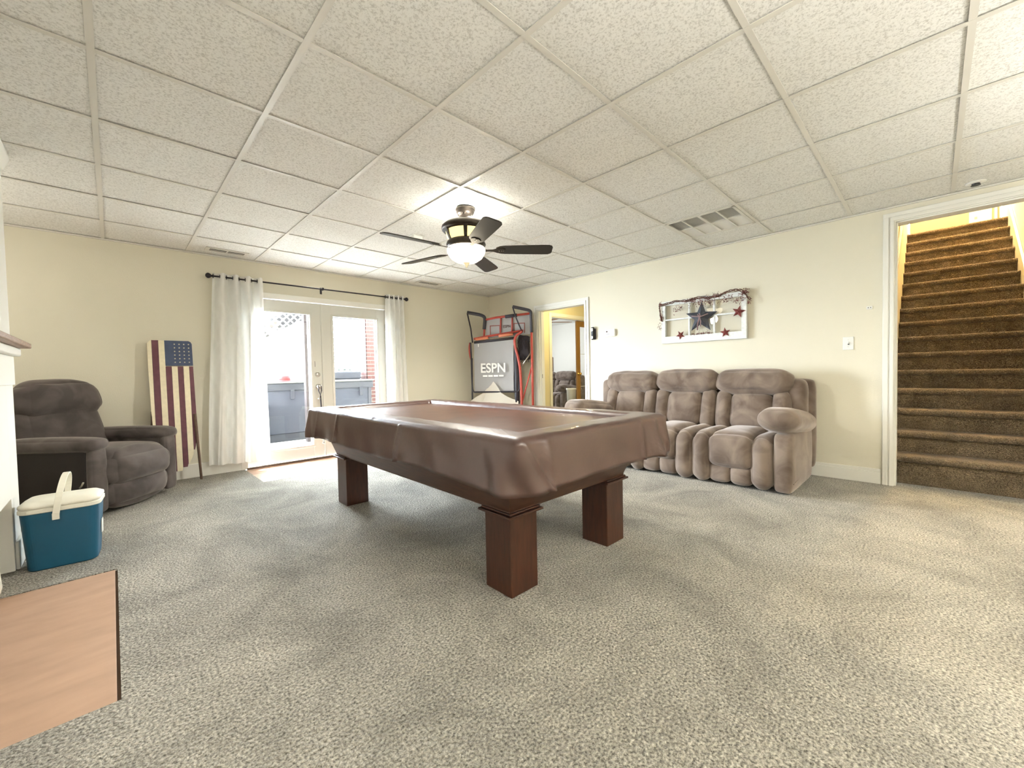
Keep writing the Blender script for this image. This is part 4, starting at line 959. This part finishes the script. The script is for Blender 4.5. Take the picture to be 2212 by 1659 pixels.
bx('shaft', M['post'], -.05, .05, -.05, .05, 0, 2.75, ps, bevel=.008); bx('cap', M['post'], -.07, .07, -.07, .07, 2.60, 2.66, ps, bevel=.004)
ps2 = thing('metal_post', 'slim grey post outside the right door', 'post', (4.16, 10.1, -.03)); bx('shaft', M['banner'], -.035, .035, -.035, .035, 0, 2.45, ps2, bevel=.005); bx('base_plate', M['banner'], -.07, .07, -.07, .07, 0, .02, ps2)
bc = thing('brick_pier', 'red brick pier outside the right door', 'pier', (3.73, 7.95, -.03))
MB().box(-.10, .17, -.10, .17, 0, 2.5).build('mortar_core', M['mortar'], bc)
bmesh_cache = None
for r_ in range(33):
    for (a, b_) in (((-.108, .06), (.07, .178)) if r_ % 2 == 0 else ((-.108, -.02), (-.01, .178))):
        z = .01+r_*.075; MB().box(a, b_, -.108, -.098, z, z+.062).build('brick', M['brick'], bc)
        MB().box(-.108, -.098, a+.0, b_, z, z+.062).build('brick', M['brick'], bc)
def lattice(name, lab, corners, loc, step, wdt):
    """flat diagonal lattice inside polygon given as x range and z bottom/top functions"""
    t = thing(name, lab, 'lattice', loc); x0, x1, zb_, zt_ = corners
    n_ = 0
    for sgn in (1, -1):
        c_ = -4.0
        while c_ < 6:
            pts = []
            for q in range(161):
                x = x0+(x1-x0)*q/160; z = c_+sgn*x
                if zb_(x) <= z <= zt_(x): pts.append((x, z))
            if len(pts) > 2:
                a, b_ = pts[0], pts[-1]; d = Vector((b_[0]-a[0], 0, b_[1]-a[1])).normalized(); p = Vector((-d.z, 0, d.x))*wdt/2; y = .0 if sgn > 0 else .01
                mb = MB(); A_, B_ = Vector((a[0], y, a[1])), Vector((b_[0], y, b_[1])); o_ = Vector((0, .008, 0))
                vs = [A_-p, B_-p, B_+p, A_+p]; vs += [v+o_ for v in vs]
                mb.add(vs, [(0, 1, 2, 3), (7, 6, 5, 4), (0, 4, 5, 1), (1, 5, 6, 2), (2, 6, 7, 3), (3, 7, 4, 0)]); mb.build('slat', M['post'] if name == 'stair_lattice' and False else M['lattice'], t)
            c_ += step
    return t
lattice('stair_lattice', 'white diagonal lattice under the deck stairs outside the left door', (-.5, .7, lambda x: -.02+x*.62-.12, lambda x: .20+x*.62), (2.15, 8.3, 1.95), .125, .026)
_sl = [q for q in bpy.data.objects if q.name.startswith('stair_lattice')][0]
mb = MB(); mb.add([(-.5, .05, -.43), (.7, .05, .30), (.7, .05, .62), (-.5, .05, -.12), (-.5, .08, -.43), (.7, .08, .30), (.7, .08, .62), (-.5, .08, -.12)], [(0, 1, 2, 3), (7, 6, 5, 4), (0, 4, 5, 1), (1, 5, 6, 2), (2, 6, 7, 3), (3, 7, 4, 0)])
mb.build('backing_board', M['under_deck'], _sl); MB().box(.66, .74, .02, .08, -1.98, .66).build('post', M['lattice'], _sl)  # dark sheet added for the dim space under the deck stairs
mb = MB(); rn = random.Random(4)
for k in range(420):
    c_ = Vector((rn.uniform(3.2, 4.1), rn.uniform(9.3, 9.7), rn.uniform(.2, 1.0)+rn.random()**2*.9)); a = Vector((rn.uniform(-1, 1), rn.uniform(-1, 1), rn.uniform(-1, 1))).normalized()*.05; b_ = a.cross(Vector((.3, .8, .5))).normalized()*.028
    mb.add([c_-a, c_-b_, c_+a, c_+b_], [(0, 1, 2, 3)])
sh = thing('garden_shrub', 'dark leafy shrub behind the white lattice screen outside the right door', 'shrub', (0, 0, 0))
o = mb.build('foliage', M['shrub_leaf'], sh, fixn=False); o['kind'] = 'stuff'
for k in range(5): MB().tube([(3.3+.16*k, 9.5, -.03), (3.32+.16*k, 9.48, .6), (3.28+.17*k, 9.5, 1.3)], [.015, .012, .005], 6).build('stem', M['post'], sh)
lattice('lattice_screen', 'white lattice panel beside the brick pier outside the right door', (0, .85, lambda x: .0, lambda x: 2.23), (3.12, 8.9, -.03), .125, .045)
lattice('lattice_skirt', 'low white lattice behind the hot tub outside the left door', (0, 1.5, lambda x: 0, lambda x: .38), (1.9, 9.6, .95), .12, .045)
for k, (xa, xb, y, z) in enumerate(((2.2, 2.9, 8.6, 2.10), (3.0, 4.4, 8.4, 2.18))):
    t = thing('porch_beam', ['white roof beam above the left lattice outside', 'white porch roof beam above the lattice panel outside'][k], 'beam', ((xa+xb)/2, y, z))
    bx('beam', M['lattice'], -(xb-xa)/2, (xb-xa)/2, -.05, .05, 0, .14, t, bevel=.004); bx('fascia', M['lattice'], -(xb-xa)/2-.02, (xb-xa)/2+.02, -.07, -.05, .02, .16, t)
rn = random.Random(9); mb = MB()
for k in range(260):
    c_ = Vector((1.9+rn.gauss(0, .35), 10.5+rn.gauss(0, .3), 2.55+rn.gauss(0, .22))); a = Vector((rn.uniform(-1, 1), rn.uniform(-1, 1), rn.uniform(-1, 1))).normalized()*.06; b_ = a.cross(Vector((.3, .8, .5))).normalized()*.03
    mb.add([c_-a, c_-b_, c_+a, c_+b_], [(0, 1, 2, 3)])
tr = thing('yard_tree', 'pale green tree beyond the porch outside the left door', 'tree', (0, 0, 0))
o = mb.build('foliage', M['leaf'], tr, fixn=False); o['kind'] = 'stuff'
MB().tube([(1.9, 10.6, -.03), (1.93, 10.55, 1.2), (1.9, 10.5, 2.5)], [.07, .05, .02], 8).build('trunk', M['post'], tr)
